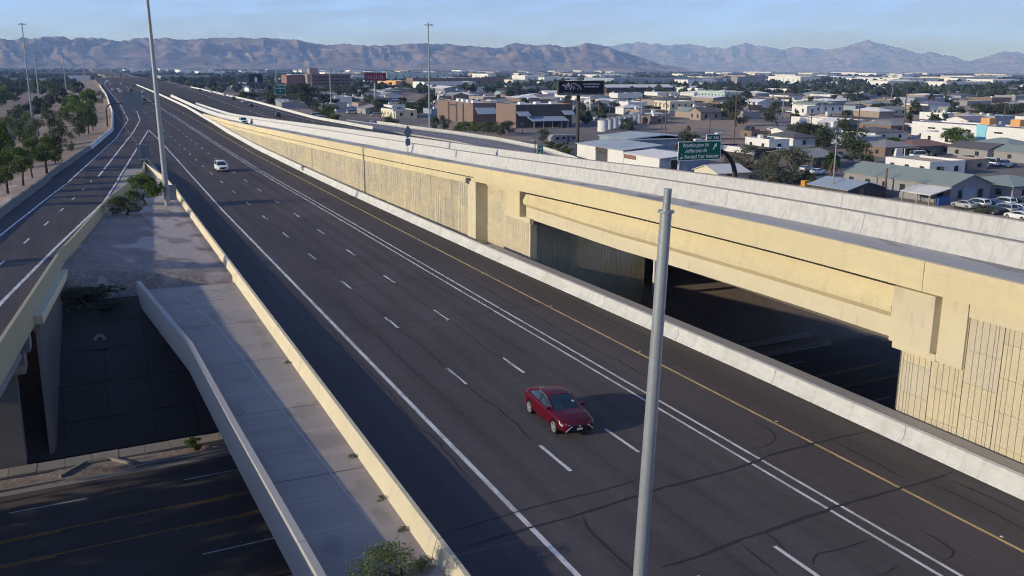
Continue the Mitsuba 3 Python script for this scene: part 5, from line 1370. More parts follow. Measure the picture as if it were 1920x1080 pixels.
for i, (x, y, h, w) in enumerate(PALMS):
    k = thing('palm_tree', ['stout fan palm with a shaggy trunk beside the grey lamp post', 'short dark green fan palm among the sheds'][i] if i < 2 else f'tall slim palm {where(x, y)}', 'palm', None if i < 2 else f'slim palms {where(x, y)}')
    scene[k] = {'type': 'instance', 'to_world': T().translate([x, y, -6.6]).rotate([0, 0, 1], 40.0 * i).scale([w * 1.0, w * 1.0, h * .80]), 'sg': {'type': 'ref', 'id': 'palm_a'}}

# ------------------------------------------------------------------ utility poles and lamps
for i, (x, y, h) in enumerate(POLES):
    k = thing('utility_pole', f"{'tall' if h > 12 else 'short'} {'wooden' if i % 3 else 'grey steel'} utility pole {where(x, y)}", 'utility pole', f"{'tall' if h > 12 else 'short'} {'wooden' if i % 3 else 'grey steel'} utility poles {where(x, y)}")
    z = ground_z(x, y)
    add(k, 'shaft', tube([(x, y, z - .3), (x, y, z + h)], [.24, .15], 8), 'wood_pole' if i % 3 else 'steel')
    if h > 8:
        add(k, 'crossarm', box(x - 1.2, x + 1.2, y - .07, y + .07, z + h - .9, z + h - .72), 'wood_pole')
for i, (x, y, h) in enumerate(LAMPS):
    k = thing('street_lamp', ['pale street lamp with a double arm beside the stout fan palm', 'short dark lamp post on the dirt lot', 'lamp post on the near edge of the dirt lot', 'thin pole behind the small exit sign', 'lamp post beside the brown shops'][i], 'street lamp')
    z = ground_z(x, y)
    add(k, 'shaft', tube([(x, y, z - .3), (x, y, z + h)], [.16, .11], 8), 'wall_grey' if i == 0 else 'dark_steel')
    add(k, 'lamp_head', cat(box(x - 1.0, x - .25, y - .15, y + .15, z + h, z + h + .13), box(x - .25, x + .4, y - .04, y + .04, z + h, z + h + .07)), 'lens')
k = thing('overhead_wire', 'thin overhead wires strung between the utility poles', 'wire')
for a_, b_ in ((1, 5), (2, 3), (2, 1), (4, 5), (9, 4)):
    p0, p1 = POLES[a_], POLES[b_]
    for dx in (-1, 1):
        t = np.linspace(0, 1, 13)
        z0, z1 = ground_z(*p0[:2]) + p0[2] - .8, ground_z(*p1[:2]) + p1[2] - .8
        add(k, 'strand', tube(np.c_[p0[0] + dx + (p1[0] - p0[0]) * t, p0[1] + (p1[1] - p0[1]) * t, z0 + (z1 - z0) * t - 1.2 * 4 * t * (1 - t)], .022, 4, False), 'trim_black')


# ------------------------------------------------------------------ buildings
FOOT = []


def building(name, label, x, y, W, L, h, wall, roof, kind='flat', pitch=1.6, over=0.45, win=True, group=None, cname='building', door=False, z=None, ridge_y=True, step=4.2, wz=(.32, .74)):
    """Near corner (x, y); W along x (the side that faces the camera), L along y (the side that faces the sun)."""
    k = thing(name, label, cname, group)
    z0 = ground_z(x + W / 2, y + L / 2) if z is None else z
    FOOT.append((x - 3, x + W + 3, y - 3, y + L + 3))
    zt = z0 + h
    if kind == 'flat':
        add(k, 'wall', box(x, x + W, y, y + L, z0 - .4, zt), wall)
        add(k, 'roof', box(x + .25, x + W - .25, y + .25, y + L - .25, zt - .02, zt + .004), roof)
        t = .22
        add(k, 'parapet', cat(box(x - .03, x + t, y - .03, y + L + .03, zt - .0, zt + .45), box(x + W - t, x + W + .03, y - .03, y + L + .03, zt, zt + .45), box(x + t, x + W - t, y - .03, y + t, zt, zt + .45), box(x + t, x + W - t, y + L - t, y + L + .03, zt, zt + .45)), wall)
    elif kind == 'gable':
        if ridge_y:
            pro = np.array([(x, zt), (x + W, zt), (x + W / 2, zt + pitch)])
            gab = hull([(px, yy, pz - .02) for px, pz in pro for yy in (y, y + L)] + [(px, yy, z0 - .4) for px in (x, x + W) for yy in (y, y + L)])
            rf = [hull([(x - over, yy, zt - over * 2 * pitch / W + a) for yy in (y - over, y + L + over) for a in (0, .12)] + [(x + W / 2, yy, zt + pitch + a) for yy in (y - over, y + L + over) for a in (0, .12)]),
                  hull([(x + W + over, yy, zt - over * 2 * pitch / W + a) for yy in (y - over, y + L + over) for a in (0, .12)] + [(x + W / 2 + .004, yy, zt + pitch + a) for yy in (y - over, y + L + over) for a in (0, .12)])]
        else:
            gab = hull([(xx, yy, zt - .02) for xx in (x, x + W) for yy in (y, y + L)] + [(xx, y + L / 2, zt + pitch - .02) for xx in (x, x + W)] + [(px, yy, z0 - .4) for px in (x, x + W) for yy in (y, y + L)])
            rf = [hull([(xx, y - over, zt - over * 2 * pitch / L + a) for xx in (x - over, x + W + over) for a in (0, .12)] + [(xx, y + L / 2, zt + pitch + a) for xx in (x - over, x + W + over) for a in (0, .12)]),
                  hull([(xx, y + L + over, zt - over * 2 * pitch / L + a) for xx in (x - over, x + W + over) for a in (0, .12)] + [(xx, y + L / 2 + .004, zt + pitch + a) for xx in (x - over, x + W + over) for a in (0, .12)])]
        add(k, 'wall', gab, wall)
        for m in rf:
            add(k, 'roof_slope', m, roof)
    elif kind == 'hip':
        add(k, 'wall', box(x, x + W, y, y + L, z0 - .4, zt), wall)
        i = min(W, L) / 2
        r = hull([(xx, yy, zt + a) for xx in (x - over, x + W + over) for yy in (y - over, y + L + over) for a in (0.0, .12)] + ([(x + W / 2, y + i, zt + pitch), (x + W / 2, y + L - i, zt + pitch)] if L > W else [(x + i, y + L / 2, zt + pitch), (x + W - i, y + L / 2, zt + pitch)]))
        add(k, 'roof', r, roof)
    elif kind == 'barrel':
        n = max(1, int(round(W / 10)))
        add(k, 'wall', box(x, x + W, y, y + L, z0 - .4, zt), wall)
        for q in range(n):
            a = np.linspace(0, math.pi, 13)
            w = W / n
            pts = [(x + w * (q + .5) - math.cos(t) * w / 2 * .995, zt + math.sin(t) * pitch) for t in a]
            add(k, 'roof_vault', hull([(px, yy, pz) for px, pz in pts for yy in (y - .2, y + L + .2)]), roof)
    elif kind == 'shed':
        add(k, 'wall', hull([(xx, yy, z0 - .4) for xx in (x, x + W) for yy in (y, y + L)] + [(x, yy, zt) for yy in (y, y + L)] + [(x + W, yy, zt + pitch) for yy in (y, y + L)]), wall)
        add(k, 'roof', hull([(x - .3, yy, zt + a) for yy in (y - .3, y + L + .3) for a in (.01, .14)] + [(x + W + .3, yy, zt + pitch + a) for yy in (y - .3, y + L + .3) for a in (.01, .14)]), roof)
    if win:
        a, b = z0 + h * wz[0], z0 + h * wz[1]
        n = max(1, min(9, int(W / step)))
        for i in range(n):
            c = x + W * (i + .5) / n
            add(k, 'window', box(c - .6, c + .6, y - .05, y + .02, a, b), 'window_dark')
        n = max(1, min(9, int(L / step)))
        for i in range(n):
            c = y + L * (i + .5) / n
            add(k, 'window', box(x - .05, x + .02, c - .6, c + .6, a, b), 'window_dark')
    if door:
        add(k, 'door', box(x + W * .3, x + W * .3 + 1.1, y - .06, y + .02, z0, z0 + 2.1), 'roof_brown')
    return k


def extra(k, part, m, b, **kw):
    add(k, part, m, b, **kw)


# white and grey corrugated sheds just beyond the rear barrier
def corrugated(k, part, axis, at, s0, s1, z0, z1, b):
    pts = []
    s = s0
    while s < s1:
        pts += [(s, 0.0), (s + .10, 0.05), (s + .22, .05), (s + .32, 0.0)]
        s += .42
    pts = [(min(a, s1), d) for a, d in pts]
    fr_ = [((at - d, a, z) if axis == 'x' else (a, at - d, z)) for z in (z0, z1) for a, d in pts]
    n = len(pts)
    f = []
    for i in range(n - 1):
        f += [(i, i + 1, n + i + 1), (i, n + i + 1, n + i)]
    add(k, part, trimesh.Trimesh(np.array(fr_), np.array(f), process=False), b)


Z = -6.55
k = thing('corrugated_shed', 'white corrugated shed with a dark open bay and grey roof behind the rear barrier', 'shed')
add(k, 'wall', cat(box(116.9, 124, 194, 201.5, Z - .3, Z + 3.95), box(116.9, 124, 207.5, 217.5, Z - .3, Z + 3.95), box(123, 124, 201.5, 207.5, Z - .3, Z + 3.95)), 'wall_white')
corrugated(k, 'cladding', 'x', 116.85, 194, 201.5, Z, Z + 3.9, 'wall_white')
corrugated(k, 'cladding', 'x', 116.85, 207.5, 217.5, Z, Z + 3.9, 'wall_white')
add(k, 'roof', hull([(116.5, yy, Z + 4.0 + a) for yy in (193.6, 218) for a in (0, .15)] + [(128, yy, Z + 5.0 + a) for yy in (193.6, 218) for a in (0, .15)]), 'roof_metal')
add(k, 'bay_header', box(116.75, 116.95, 201.5, 207.5, Z + 3.0, Z + 3.95), 'wall_dark')
FOOT.append((112, 130, 190, 220))
k = thing('white_workshop', 'white walled workshop with corrugated end coloured grey for shade and low grey roof', 'workshop')
add(k, 'wall', box(115.5, 129, 176.2, 191.6, Z - .3, Z + 3.7), 'wall_white')
add(k, 'window_band', box(115.38, 115.6, 186.0, 191.2, Z + 2.6, Z + 3.55), 'roof_brown')
add(k, 'door_recess', box(118.6, 120.2, 176.05, 176.4, Z, Z + 3.3), 'window_dark')
corrugated(k, 'cladding', 'y', 176.15, 115.6, 118.5, Z, Z + 3.6, 'wall_blue')  # blue grey on this end paints in the shade of the white wall
corrugated(k, 'cladding', 'y', 176.15, 121.0, 129, Z, Z + 3.6, 'wall_blue')
add(k, 'post', box(120.3, 120.6, 175.7, 176.0, Z, Z + 3.7), 'wall_white')
add(k, 'roof', hull([(115.2, yy, Z + 3.72 + a) for yy in (175.6, 192) for a in (0, .14)] + [(124, yy, Z + 4.35 + a) for yy in (175.6, 192) for a in (0, .14)]), 'roof_white')
add(k, 'roof_wing', hull([(124.02, yy, Z + 4.3 + a) for yy in (175.8, 192) for a in (0, .14)] + [(129.4, yy, Z + 3.75 + a) for yy in (175.8, 192) for a in (0, .14)]), 'roof_metal')
FOOT.append((112, 132, 172, 194))
k = thing('grey_warehouse', 'long blue grey metal warehouse with a low pale roof edged in white', 'warehouse')
add(k, 'wall', box(139.7, 162, 228.6, 246, Z - .3, Z + 3.6), 'wall_blue')
corrugated(k, 'cladding', 'y', 228.5, 139.8, 162, Z, Z + 3.4, 'wall_blue')
for s, (xa, xb_) in enumerate(((139.2, 151.0), (162.5, 151.004))):
    add(k, 'roof_slope', hull([(x, yy, Z + zz + a) for x, zz in ((xa, 3.65), (xb_, 4.6)) for yy in (228.2, 246.4) for a in (0, .14)]), 'roof_metal')
add(k, 'fascia', box(139.3, 162.4, 228.05, 228.19, Z + 3.45, Z + 3.8), 'wall_white')
FOOT.append((134, 166, 224, 250))
# brown shops with awnings
k = building('brown_shop', 'brown block shop with a blue grey sloping awning, left of the pair', 149.7, 372.3, 10.6, 44.8, 8.3, 'wall_brown', 'roof_white', win=False)
add(k, 'awning', hull([(150.6, 372.25, .2), (159.6, 372.25, .2), (149.8, 366.8, -2.2), (160.4, 366.8, -2.2), (149.8, 366.8, -2.4), (160.4, 366.8, -2.4), (150.6, 372.25, -.1), (159.6, 372.25, -.1)]), 'wall_blue')
for y0 in (383, 391, 401):
    add(k, 'pilaster', box(149.45, 149.75, y0, y0 + 1.3, Z, 1.7), 'wall_dark')
add(k, 'shop_letters', cat(*[box(149.62, 149.7, 393 + 1.2 * i, 393.9 + 1.2 * i, .2, .9) for i in range(6)]), 'wall_dark')
for i in range(4):
    add(k, 'roof_unit', box(152 + i * 1.2, 154 + i * 1.2, 378 + 9 * i, 380.5 + 9 * i, 1.76, 3.0), 'wall_white')
k = building('brown_shop', 'dark brown shop with a long low awning, right of the pair', 154.9, 340.0, 25.1, 19.8, 8.7, 'wall_brown', 'roof_white', win=False)
add(k, 'front_wall', box(155.1, 179.9, 339.85, 339.98, Z, 2.3), 'wall_dark')
for x0, x1, z, d in ((155, 160.2, -1.6, 3.2), (175.2, 179.8, -1.4, 3.0), (159.8, 176.0, -3.6, 5.2)):
    add(k, 'awning', hull([(x0, 339.8, z + 1.5), (x1, 339.8, z + 1.5), (x0, 339.8 - d, z), (x1, 339.8 - d, z), (x0, 339.8 - d, z - .2), (x1, 339.8 - d, z - .2), (x0, 339.8, z + 1.2), (x1, 339.8, z + 1.2)]), 'wall_blue')
for x0 in (160.5, 164.5, 168.5, 172.5, 175.5):
    add(k, 'awning_post', box(x0, x0 + .25, 334.8, 335.05, Z, -3.7), 'steel')
for i in range(3):
    add(k, 'shop_window', box(162 + 4.2 * i, 165 + 4.2 * i, 339.78, 339.86, Z + .6, Z + 2.4), 'window_dark')
    add(k, 'roof_unit', box(159 + i * 7, 161.4 + i * 7, 345, 347.5, 2.2, 3.4), 'wall_white')
NB = [  # name, label, x, y, W, L, h, wall, roof, kind, pitch, ridge_y
    ('beige_cabin', 'small beige cabin with a steep dark roof at the edge of the dirt lot', 256.2, 358.4, 11.6, 8.9, 4.2, 'wall_tan', 'roof_dark', 'gable', 1.8, False),
    ('yellow_store', 'pale yellow block store with a long dark side and white roof', 305.5, 457.4, 17, 16.8, 4.8, 'wall_cream', 'roof_white', 'flat', 0, True),
    ('teal_warehouse', 'pale teal warehouse with a white roof and grey side', 432, 576, 20.5, 33.7, 6.8, 'wall_teal', 'roof_white', 'flat', 0, True),
    ('white_block', 'row of white flat roofed units left of the teal warehouse', 525, 741, 9, 50, 5.2, 'wall_white', 'roof_white', 'flat', 0, True),
    ('long_roof_hall', 'dark hall under a long white pitched roof behind the dark billboard', 447, 776, 74, 16, 6.0, 'wall_dark', 'roof_white', 'gable', 2.5, False),
    ('blue_grey_depot', 'very long blue grey depot, the widest building in the middle distance', 686, 1172, 189, 87, 9.6, 'wall_blue', 'roof_purple', 'flat', 0, True),
    ('apartment_block', 'grey apartment block with a white roof standing above the plain', 855, 1112, 51, 14, 12.5, 'wall_grey', 'roof_white', 'flat', 0, True),
    ('white_depot', 'big white depot with a purple grey roof right of the apartment block', 1064, 1220, 33, 80, 12, 'wall_white', 'roof_purple', 'flat', 0, True),
    ('white_long_house', 'long white low building behind the grey green trees', 280.7, 293.1, 10, 32.7, 2.9, 'wall_white', 'roof_purple', 'flat', 0, True),
    ('gabled_house', 'grey roofed house with a white gable behind a brown fence', 216, 252, 13.9, 12, 2.4, 'wall_white', 'roof_grey', 'gable', 1.4, False),
    ('barrel_hall', 'grey double barrel roofed hall with white arched ends', 364.7, 405, 20.6, 18, 4.2, 'wall_white', 'roof_green', 'barrel', 1.7, True),
    ('white_box_shop', 'boxy bright white shop left of the barrel roofed hall', 339.6, 382.8, 7, 11.4, 4.6, 'wall_white', 'roof_white', 'flat', 0, True),
    ('white_gable_house', 'grey roofed house with a bright white gable end', 279.6, 272, 14, 10, 2.6, 'wall_white', 'roof_grey', 'gable', 1.9, False),
    ('blue_grey_store', 'blue grey store with white roof edges and roller doors', 502, 464, 27.9, 14, 5.2, 'wall_blue', 'roof_white', 'flat', 0, True),
    ('red_roof_house', 'house with a rust brown roof and a shady carport', 209, 192, 15, 10, 2.5, 'wall_tan', 'roof_brown', 'hip', 1.6, True),
    ('green_roof_house', 'house with a wide grey green hipped roof at the right edge', 236.4, 183, 12, 14, 2.6, 'wall_grey', 'roof_green', 'hip', 1.8, True),
    ('grey_barn', 'large grey barn with a broad grey green roof and dark gable, close behind the barrier', 138.1, 117.5, 10.0, 26, 3.5, 'wall_grey', 'roof_green', 'gable', 1.7, True),
    ('flat_white_house', 'long low house with a white parapet and tan roof', 171.3, 152, 11, 13, 2.9, 'wall_white', 'roof_tan', 'flat', 0, True),
    ('tan_roof_shed', 'low shed with a tan flat roof beside the white vans', 186, 158, 11, 9, 2.2, 'wall_tan', 'roof_tan', 'flat', 0, True),
    ('shingle_house', 'house with a weathered grey roof right of the exit sign', 156.7, 173.2, 8.5, 16, 2.9, 'wall_dark', 'roof_grey', 'gable', 1.3, False),
    ('pale_green_roof_house', 'grey house with a pale green roof cut by the right edge', 153.7, 117.2, 12, 12, 2.6, 'wall_grey', 'roof_green', 'hip', 1.4, True),
    ('blue_roof_shed', 'dark slate roofed shed just behind the rear barrier', 125.5, 129, 9, 10, 2.0, 'wall_dark', 'wall_blue', 'gable', 1.2, True),
    ('pale_wedge_shed', 'small pale shed with a sloping white roof under the exit sign', 119.5, 160, 8, 8.5, 2.0, 'wall_cream', 'roof_white', 'gable', 1.3, False),
    ('white_fascia_house', 'low building with a broad white fascia right of the exit sign post', 158, 196.6, 7, 16, 2.6, 'wall_dark', 'roof_purple', 'flat', 0, True),
    ('low_brown_hut', 'low brown hut on the edge of the dirt lot', 207.6, 260.5, 8.5, 6, 2.2, 'wall_brown', 'roof_brown', 'flat', 0, True),
    ('orange_building', 'stepped orange stucco building behind the red billboard', 327, 1051, 14, 74, 7.5, 'wall_orange', 'roof_tan', 'flat', 0, True),
    ('long_white_warehouse', 'long white warehouse behind the orange building', 476, 1582, 112, 30, 14, 'wall_teal', 'roof_white', 'flat', 0, True),
    ('long_dark_warehouse', 'long dark brown warehouse with a thin pale roof edge', 338, 1021, 112, 24, 11, 'wall_brown', 'roof_white', 'flat', 0, True),
    ('white_roof_hall', 'hall with a bright white roof behind the curved white arch', 303, 826, 20, 70, 4.4, 'wall_grey', 'roof_white', 'gable', 2.0, True),
    ('filling_station', 'low white and tan filling station with a grey canopy roof', 131.3, 423, 10.4, 24, 3.6, 'wall_cream', 'roof_grey', 'flat', 0, True),
    ('white_factory', 'white factory block left of the long blue grey depot', 611, 1308, 22.5, 49, 12, 'wall_white', 'roof_white', 'flat', 0, True),
    ('pale_factory', 'pale hazy factory block far beyond the brown shops', 722, 1716, 17, 84, 11, 'wall_white', 'roof_white', 'flat', 0, True),
    ('yellow_gable_hall', 'grey hall with a yellow gable right of the palms', 385, 374, 15, 9, 2.8, 'wall_cream', 'roof_grey', 'gable', 1.6, False),
    ('dark_yard_wall_shed', 'dark long shed behind the row of white tanks', 252, 440, 36, 10, 2.6, 'wall_dark', 'roof_dark', 'flat', 0, True),
    ('white_arch_shed', 'white shed with a low arched roof left of the tanks', 282, 502, 21, 20, 3.4, 'wall_white', 'roof_white', 'barrel', 1.5, True),
]
BK = {}
for nm, lb, x, y, W, L_, h, wl_, rf_, kd, pt, ry in NB:
    big = W > 40 or L_ > 40
    BK[nm] = building(nm, lb, x, y, W, L_, h, wl_, rf_, kd, pt, ridge_y=ry, win=nm not in ('long_roof_hall', 'pale_wedge_shed', 'blue_roof_shed', 'white_fascia_house', 'white_long_house', 'blue_grey_depot'), step=4.2 if not big else 11, door=not big and h < 3.6)
for i in range(7):
    add(BK['blue_grey_depot'], 'wall_panel', box(686 + 27 * i + 2, 686 + 27 * i + 25, 1171.6, 1171.95, Z, 2.4), 'wall_grey' if i % 2 else 'wall_blue')
add(BK['white_fascia_house'], 'fascia', box(157.5, 157.95, 196.2, 213, Z + 1.6, Z + 3.1), 'wall_white')
add(BK['grey_barn'], 'lean_to_roof', hull([(133.0, yy, Z + zz) for yy in (117.2, 124.0) for zz in (1.95, 2.1)] + [(138.05, yy, Z + zz) for yy in (117.2, 124.0) for zz in (2.95, 3.1)]), 'roof_white')
for yy in (117.6, 120.4, 123.6):
    add(BK['grey_barn'], 'lean_to_post', box(133.3, 133.5, yy, yy + .2, Z - .2, Z + 2.0), 'steel')
add(BK['grey_barn'], 'barn_door', box(141.0, 144.2, 117.38, 117.48, Z, Z + 3.0), 'wall_blue')
add(BK['grey_barn'], 'tarpaulin', box(135.2, 137.9, 117.3, 118.0, Z, Z + 1.6), 'blue_tarp')
add(BK['red_roof_house'], 'carport_roof', hull([(x, yy, Z + z) for x in (203.5, 209) for yy in (189.5, 199) for z in (2.35, 2.5)]), 'roof_tan')
for x, yy in ((203.8, 189.8), (208.4, 189.8), (203.8, 198.6)):
    add(BK['red_roof_house'], 'carport_post', box(x, x + .2, yy, yy + .2, Z - .2, Z + 2.35), 'wall_white')
add(BK['red_roof_house'], 'store_box', box(200.9, 203.3, 190, 197, Z - .2, Z + 2.5), 'wall_white')
for i in range(3):
    add(BK['yellow_store'], 'shop_sign', box(305.35, 305.5, 461 + 5 * i, 464 + 5 * i, Z + 3.2, Z + 4.2), 'wall_tan')
for i in range(3):
    add(BK['blue_grey_store'], 'roller_door', box(503 + 9 * i, 510 + 9 * i, 463.85, 463.98, Z, Z + 3.9), 'wall_blue' if i % 2 else 'wall_grey')
k = building('turquoise_stripe_store', 'long white store with a turquoise tapering panel and purple roof at the right edge', 262, 196, 14, 46, 5.6, 'wall_white', 'roof_purple', 'flat', win=False)
add(k, 'turquoise_panel', hull([(261.8, yy, zz) for yy, zz in ((212.5, Z + .1), (214.9, Z + .1), (211.6, Z + 6.3), (215.8, Z + 6.3))] + [(262.0, 213.7, Z + 3)]), 'sky_blue')
for yy in (206, 218, 226, 232):
    add(k, 'window', box(261.9, 262.05, yy, yy + 3.0, Z + 3.9, Z + 4.4), 'window_dark')
for yy in (205, 216):
    add(k, 'roof_unit', box(268, 271, yy, yy + 3.4, Z + 6.05, Z + 8.2), 'wall_orange')
# brick offices with window bands
k = thing('brick_office', 'dark brick office building with long window bands and a stair tower', 'office building')
add(k, 'wall', box(207.5, 247, 946, 986, Z - .5, 9.0), 'wall_brick')
for z in (-3.4, -.2, 3.0, 6.2):
    for x0 in np.arange(209, 245, 4.6):
        add(k, 'window', box(x0, x0 + 3.9, 945.8, 946.02, z, z + 1.3), 'window_dark')
add(k, 'corner_tower', box(203.6, 207.4, 948, 956, Z - .5, 9.6), 'wall_tan')
add(k, 'annex', box(186, 203.5, 962, 990, Z - .5, 8.6), 'wall_brick')
add(k, 'stair_tower', box(210, 219, 966, 975, 9.0, 15.5), 'wall_tan')
add(k, 'parapet', cat(box(207.3, 247.2, 945.7, 946.0, 9.0, 9.7), box(207.2, 207.5, 946, 986, 9.0, 9.7)), 'wall_brick')
for i in range(5):
    add(k, 'roof_unit', box(222 + 5 * i, 225 + 5 * i, 952, 956, 9.0, 11.2), 'wall_white')
FOOT.append((180, 250, 940, 992))
# curved white arch at the forecourt
k = thing('white_arch', 'curved white arch sign at the forecourt left of the tall light mast', 'arch')
q = [(171 + 0.8 * math.cos(t) * 2.2, 470, Z + 5.5 + 5.0 * math.sin(t)) for t in np.linspace(math.pi * .35, math.pi * 1.48, 16)]
add(k, 'arch', tube(q, np.linspace(1.0, .45, 16), 8), 'wall_white', 50)
add(k, 'base', box(170, 174, 469, 471, Z - .3, Z + .8), 'wall_white')
k = thing('station_sign', 'white rectangular price sign panel of the filling station', 'sign')
add(k, 'panel', box(128.6, 134.6, 418.5, 418.8, Z + 3.6, Z + 6.6), 'wall_white')
add(k, 'numerals', cat(*[box(130.6 + .8 * i, 131.1 + .8 * i, 418.4, 418.5, Z + 4.5, Z + 5.4) for i in range(3)]), 'wall_dark')
add(k, 'post', cat(box(129.2, 129.5, 418.6, 418.8, Z - .2, Z + 3.6), box(133.6, 133.9, 418.6, 418.8, Z - .2, Z + 3.6)), 'steel')
# fence of the gabled house
k = thing('wooden_fence', 'brown board fence in front of the white gabled house', 'fence')
for i in range(26):
    add(k, 'board', box(206 + i * 1.0, 206.92 + i * 1.0, 246 + .05 * (i % 2), 246.12 + .05 * (i % 2), Z - .1, Z + 1.75), 'fence_wood')
# row of white tanks
for i in range(8):
    k = thing('storage_tank', f'upright white storage tank behind the dirt lot, {ORD[i]} from the left in its row', 'tank', 'white tanks in a row')
    x, y = 178.5 + i * 5.6, 312 + i * 5.5
    c = trimesh.creation.cylinder(2.0, 4.2, sections=18)
    c.apply_translation((x, y, Z + 2.0))
    add(k, 'shell', c, 'wall_white', 40)
    co = trimesh.creation.cone(2.05, .8, sections=18)
    co.apply_translation((x, y, Z + 4.1))
    add(k, 'lid', co, 'roof_grey')
k = thing('travel_trailer', 'pale travel trailer with dark windows parked under the billboard pole', 'trailer')
add(k, 'body', hull([(x, y, z) for x in (131.8, 140.6) for y in (261, 263.4) for z in (Z + .6, Z + 3.0)]), 'wall_grey')
add(k, 'front_cap', hull([(131.0, y, z) for y in (261.1, 263.3) for z in (Z + .9, Z + 2.3)] + [(131.85, y, z) for y in (261, 263.4) for z in (Z + .6, Z + 3.0)]), 'wall_grey')
for x in (132.6, 134.8, 138.4):
    add(k, 'window', box(x, x + 1.2, 260.93, 261.02, Z + 1.6, Z + 2.4), 'window_dark')
add(k, 'door', box(136.7, 137.5, 260.93, 261.02, Z + .7, Z + 2.6), 'wall_dark')
for x in (135.6, 136.9):
    t = trimesh.creation.cylinder(.38, .25, sections=14)
    t.apply_transform(trimesh.transformations.rotation_matrix(math.pi / 2, (1, 0, 0)))
    t.apply_translation((x, 261.2, Z + .36))
    add(k, 'wheel', t, 'tyre')
k = thing('yard_marker', 'bright yellow crate top showing above the barrier among the shrubs', 'crate')
add(k, 'box', box(130.5, 131.8, 146.0, 147.2, Z, Z + 1.5), 'orange_plastic')

for i, (x, y, kd, pt, lb, hd) in enumerate([
        (219.7, 212.2, 'pickup', 'car_silver', 'silver pickup parked broadside before the grey bungalow', 5), (150, 164, 'sedan', 'car_white', 'white car parked beside the shingle house', 20), (152.5, 170.5, 'sedan', 'car_silver', 'silver car parked behind the white car at the shingle house', 20),
        (244, 187.6, 'sedan', 'car_white', 'white car parked by the green roofed house at the right edge', 15), (232, 177, 'suv', 'car_white', 'nearer white car parked left of the right edge below the green roofed house', 10), (221.5, 174, 'sedan', 'car_silver', 'silver car parked beside the white vans', 100),
        (214, 190.5, 'suv', 'car_dark', 'dark car in the carport of the red roofed house', 90), (124, 474, 'van', 'car_white', 'long white van parked by the filling station road', 0), (143.9, 456, 'sedan', 'car_dark', 'dark car on the filling station forecourt', 40), (107.1, 378.7, 'suv', 'car_white', 'white car stopped at the exit road junction', 80),
        (279, 256, 'sedan', 'car_white', 'white car behind the grey green trees', 30), (292, 262, 'suv', 'car_silver', 'silver car in front of the white gable house', 10), (188.9, 257, 'sedan', 'car_silver', 'silver car parked on the near edge of the dirt lot', 0), (124.5, 170.5, 'pickup', 'car_white', 'white pickup just behind the rear barrier beneath the exit sign', 0),
        (272.8, 372, 'van', 'car_white', 'white van beside the beige cabin', 20), (198.5, 162.3, 'van', 'car_white', 'white van parked left of the pair by the tan shed', 95), (204.8, 164.0, 'van', 'car_white', 'white van parked right of the pair by the tan shed', 95)]):
    car(kd, pt, lb, x, y, ground_z(x, y) + .05, hd, cname='van' if kd == 'van' else 'pickup' if kd == 'pickup' else 'car', name='parked_' + ('van' if kd == 'van' else 'pickup' if kd == 'pickup' else 'car'))
for i in range(18):
    r_, c_ = divmod(i, 6)
    x, y = 134.5 + c_ * 2.9 + r_ * 1.2, 101.0 + r_ * 6.2 - c_ * .25
    car(['sedan', 'suv', 'sedan', 'suv'][i % 4], ['car_white', 'car_dark', 'car_silver', 'car_white', 'car_blue'][i % 5], f"{['white', 'dark', 'silver', 'white', 'blue'][i % 5]} {['sedan', 'sport utility car'][i % 2]} in row {['one', 'two', 'three'][r_]} of the crowded lot, {ORD[c_]} from the left", x, y, ground_z(x, y) + .05, 86, 'cars in the crowded lot', name='lot_car')

# ------------------------------------------------------------------ the rest of the town: houses, sheds and trees as far as the plain goes
CN = {'wall_white': 'white', 'wall_cream': 'cream', 'wall_tan': 'tan', 'wall_grey': 'grey', 'wall_brown': 'brown', 'wall_teal': 'pale teal', 'wall_blue': 'blue grey', 'roof_grey': 'grey', 'roof_white': 'white', 'roof_dark': 'dark', 'roof_brown': 'brown', 'roof_green': 'green grey', 'roof_tan': 'tan', 'roof_purple': 'purple grey'}


def free(x, y, r):
    for a, b, c, d in FOOT:
        if a - r < x < b + r and c - r < y < d + r:
            return False
    if np.min(np.hypot(EXIT[:, 0] - x, EXIT[:, 1] - y)) < 16 + r:
        return False
    if 92 < x < 192 and 222 < y < 428:
        return False
    if 160 < x < 300 and 255 < y < 368 and (y - 255) < 1.2 * (x - 150) and not (x > 230 and y < 300):
        return False
    return x > x_eb(y) + 22


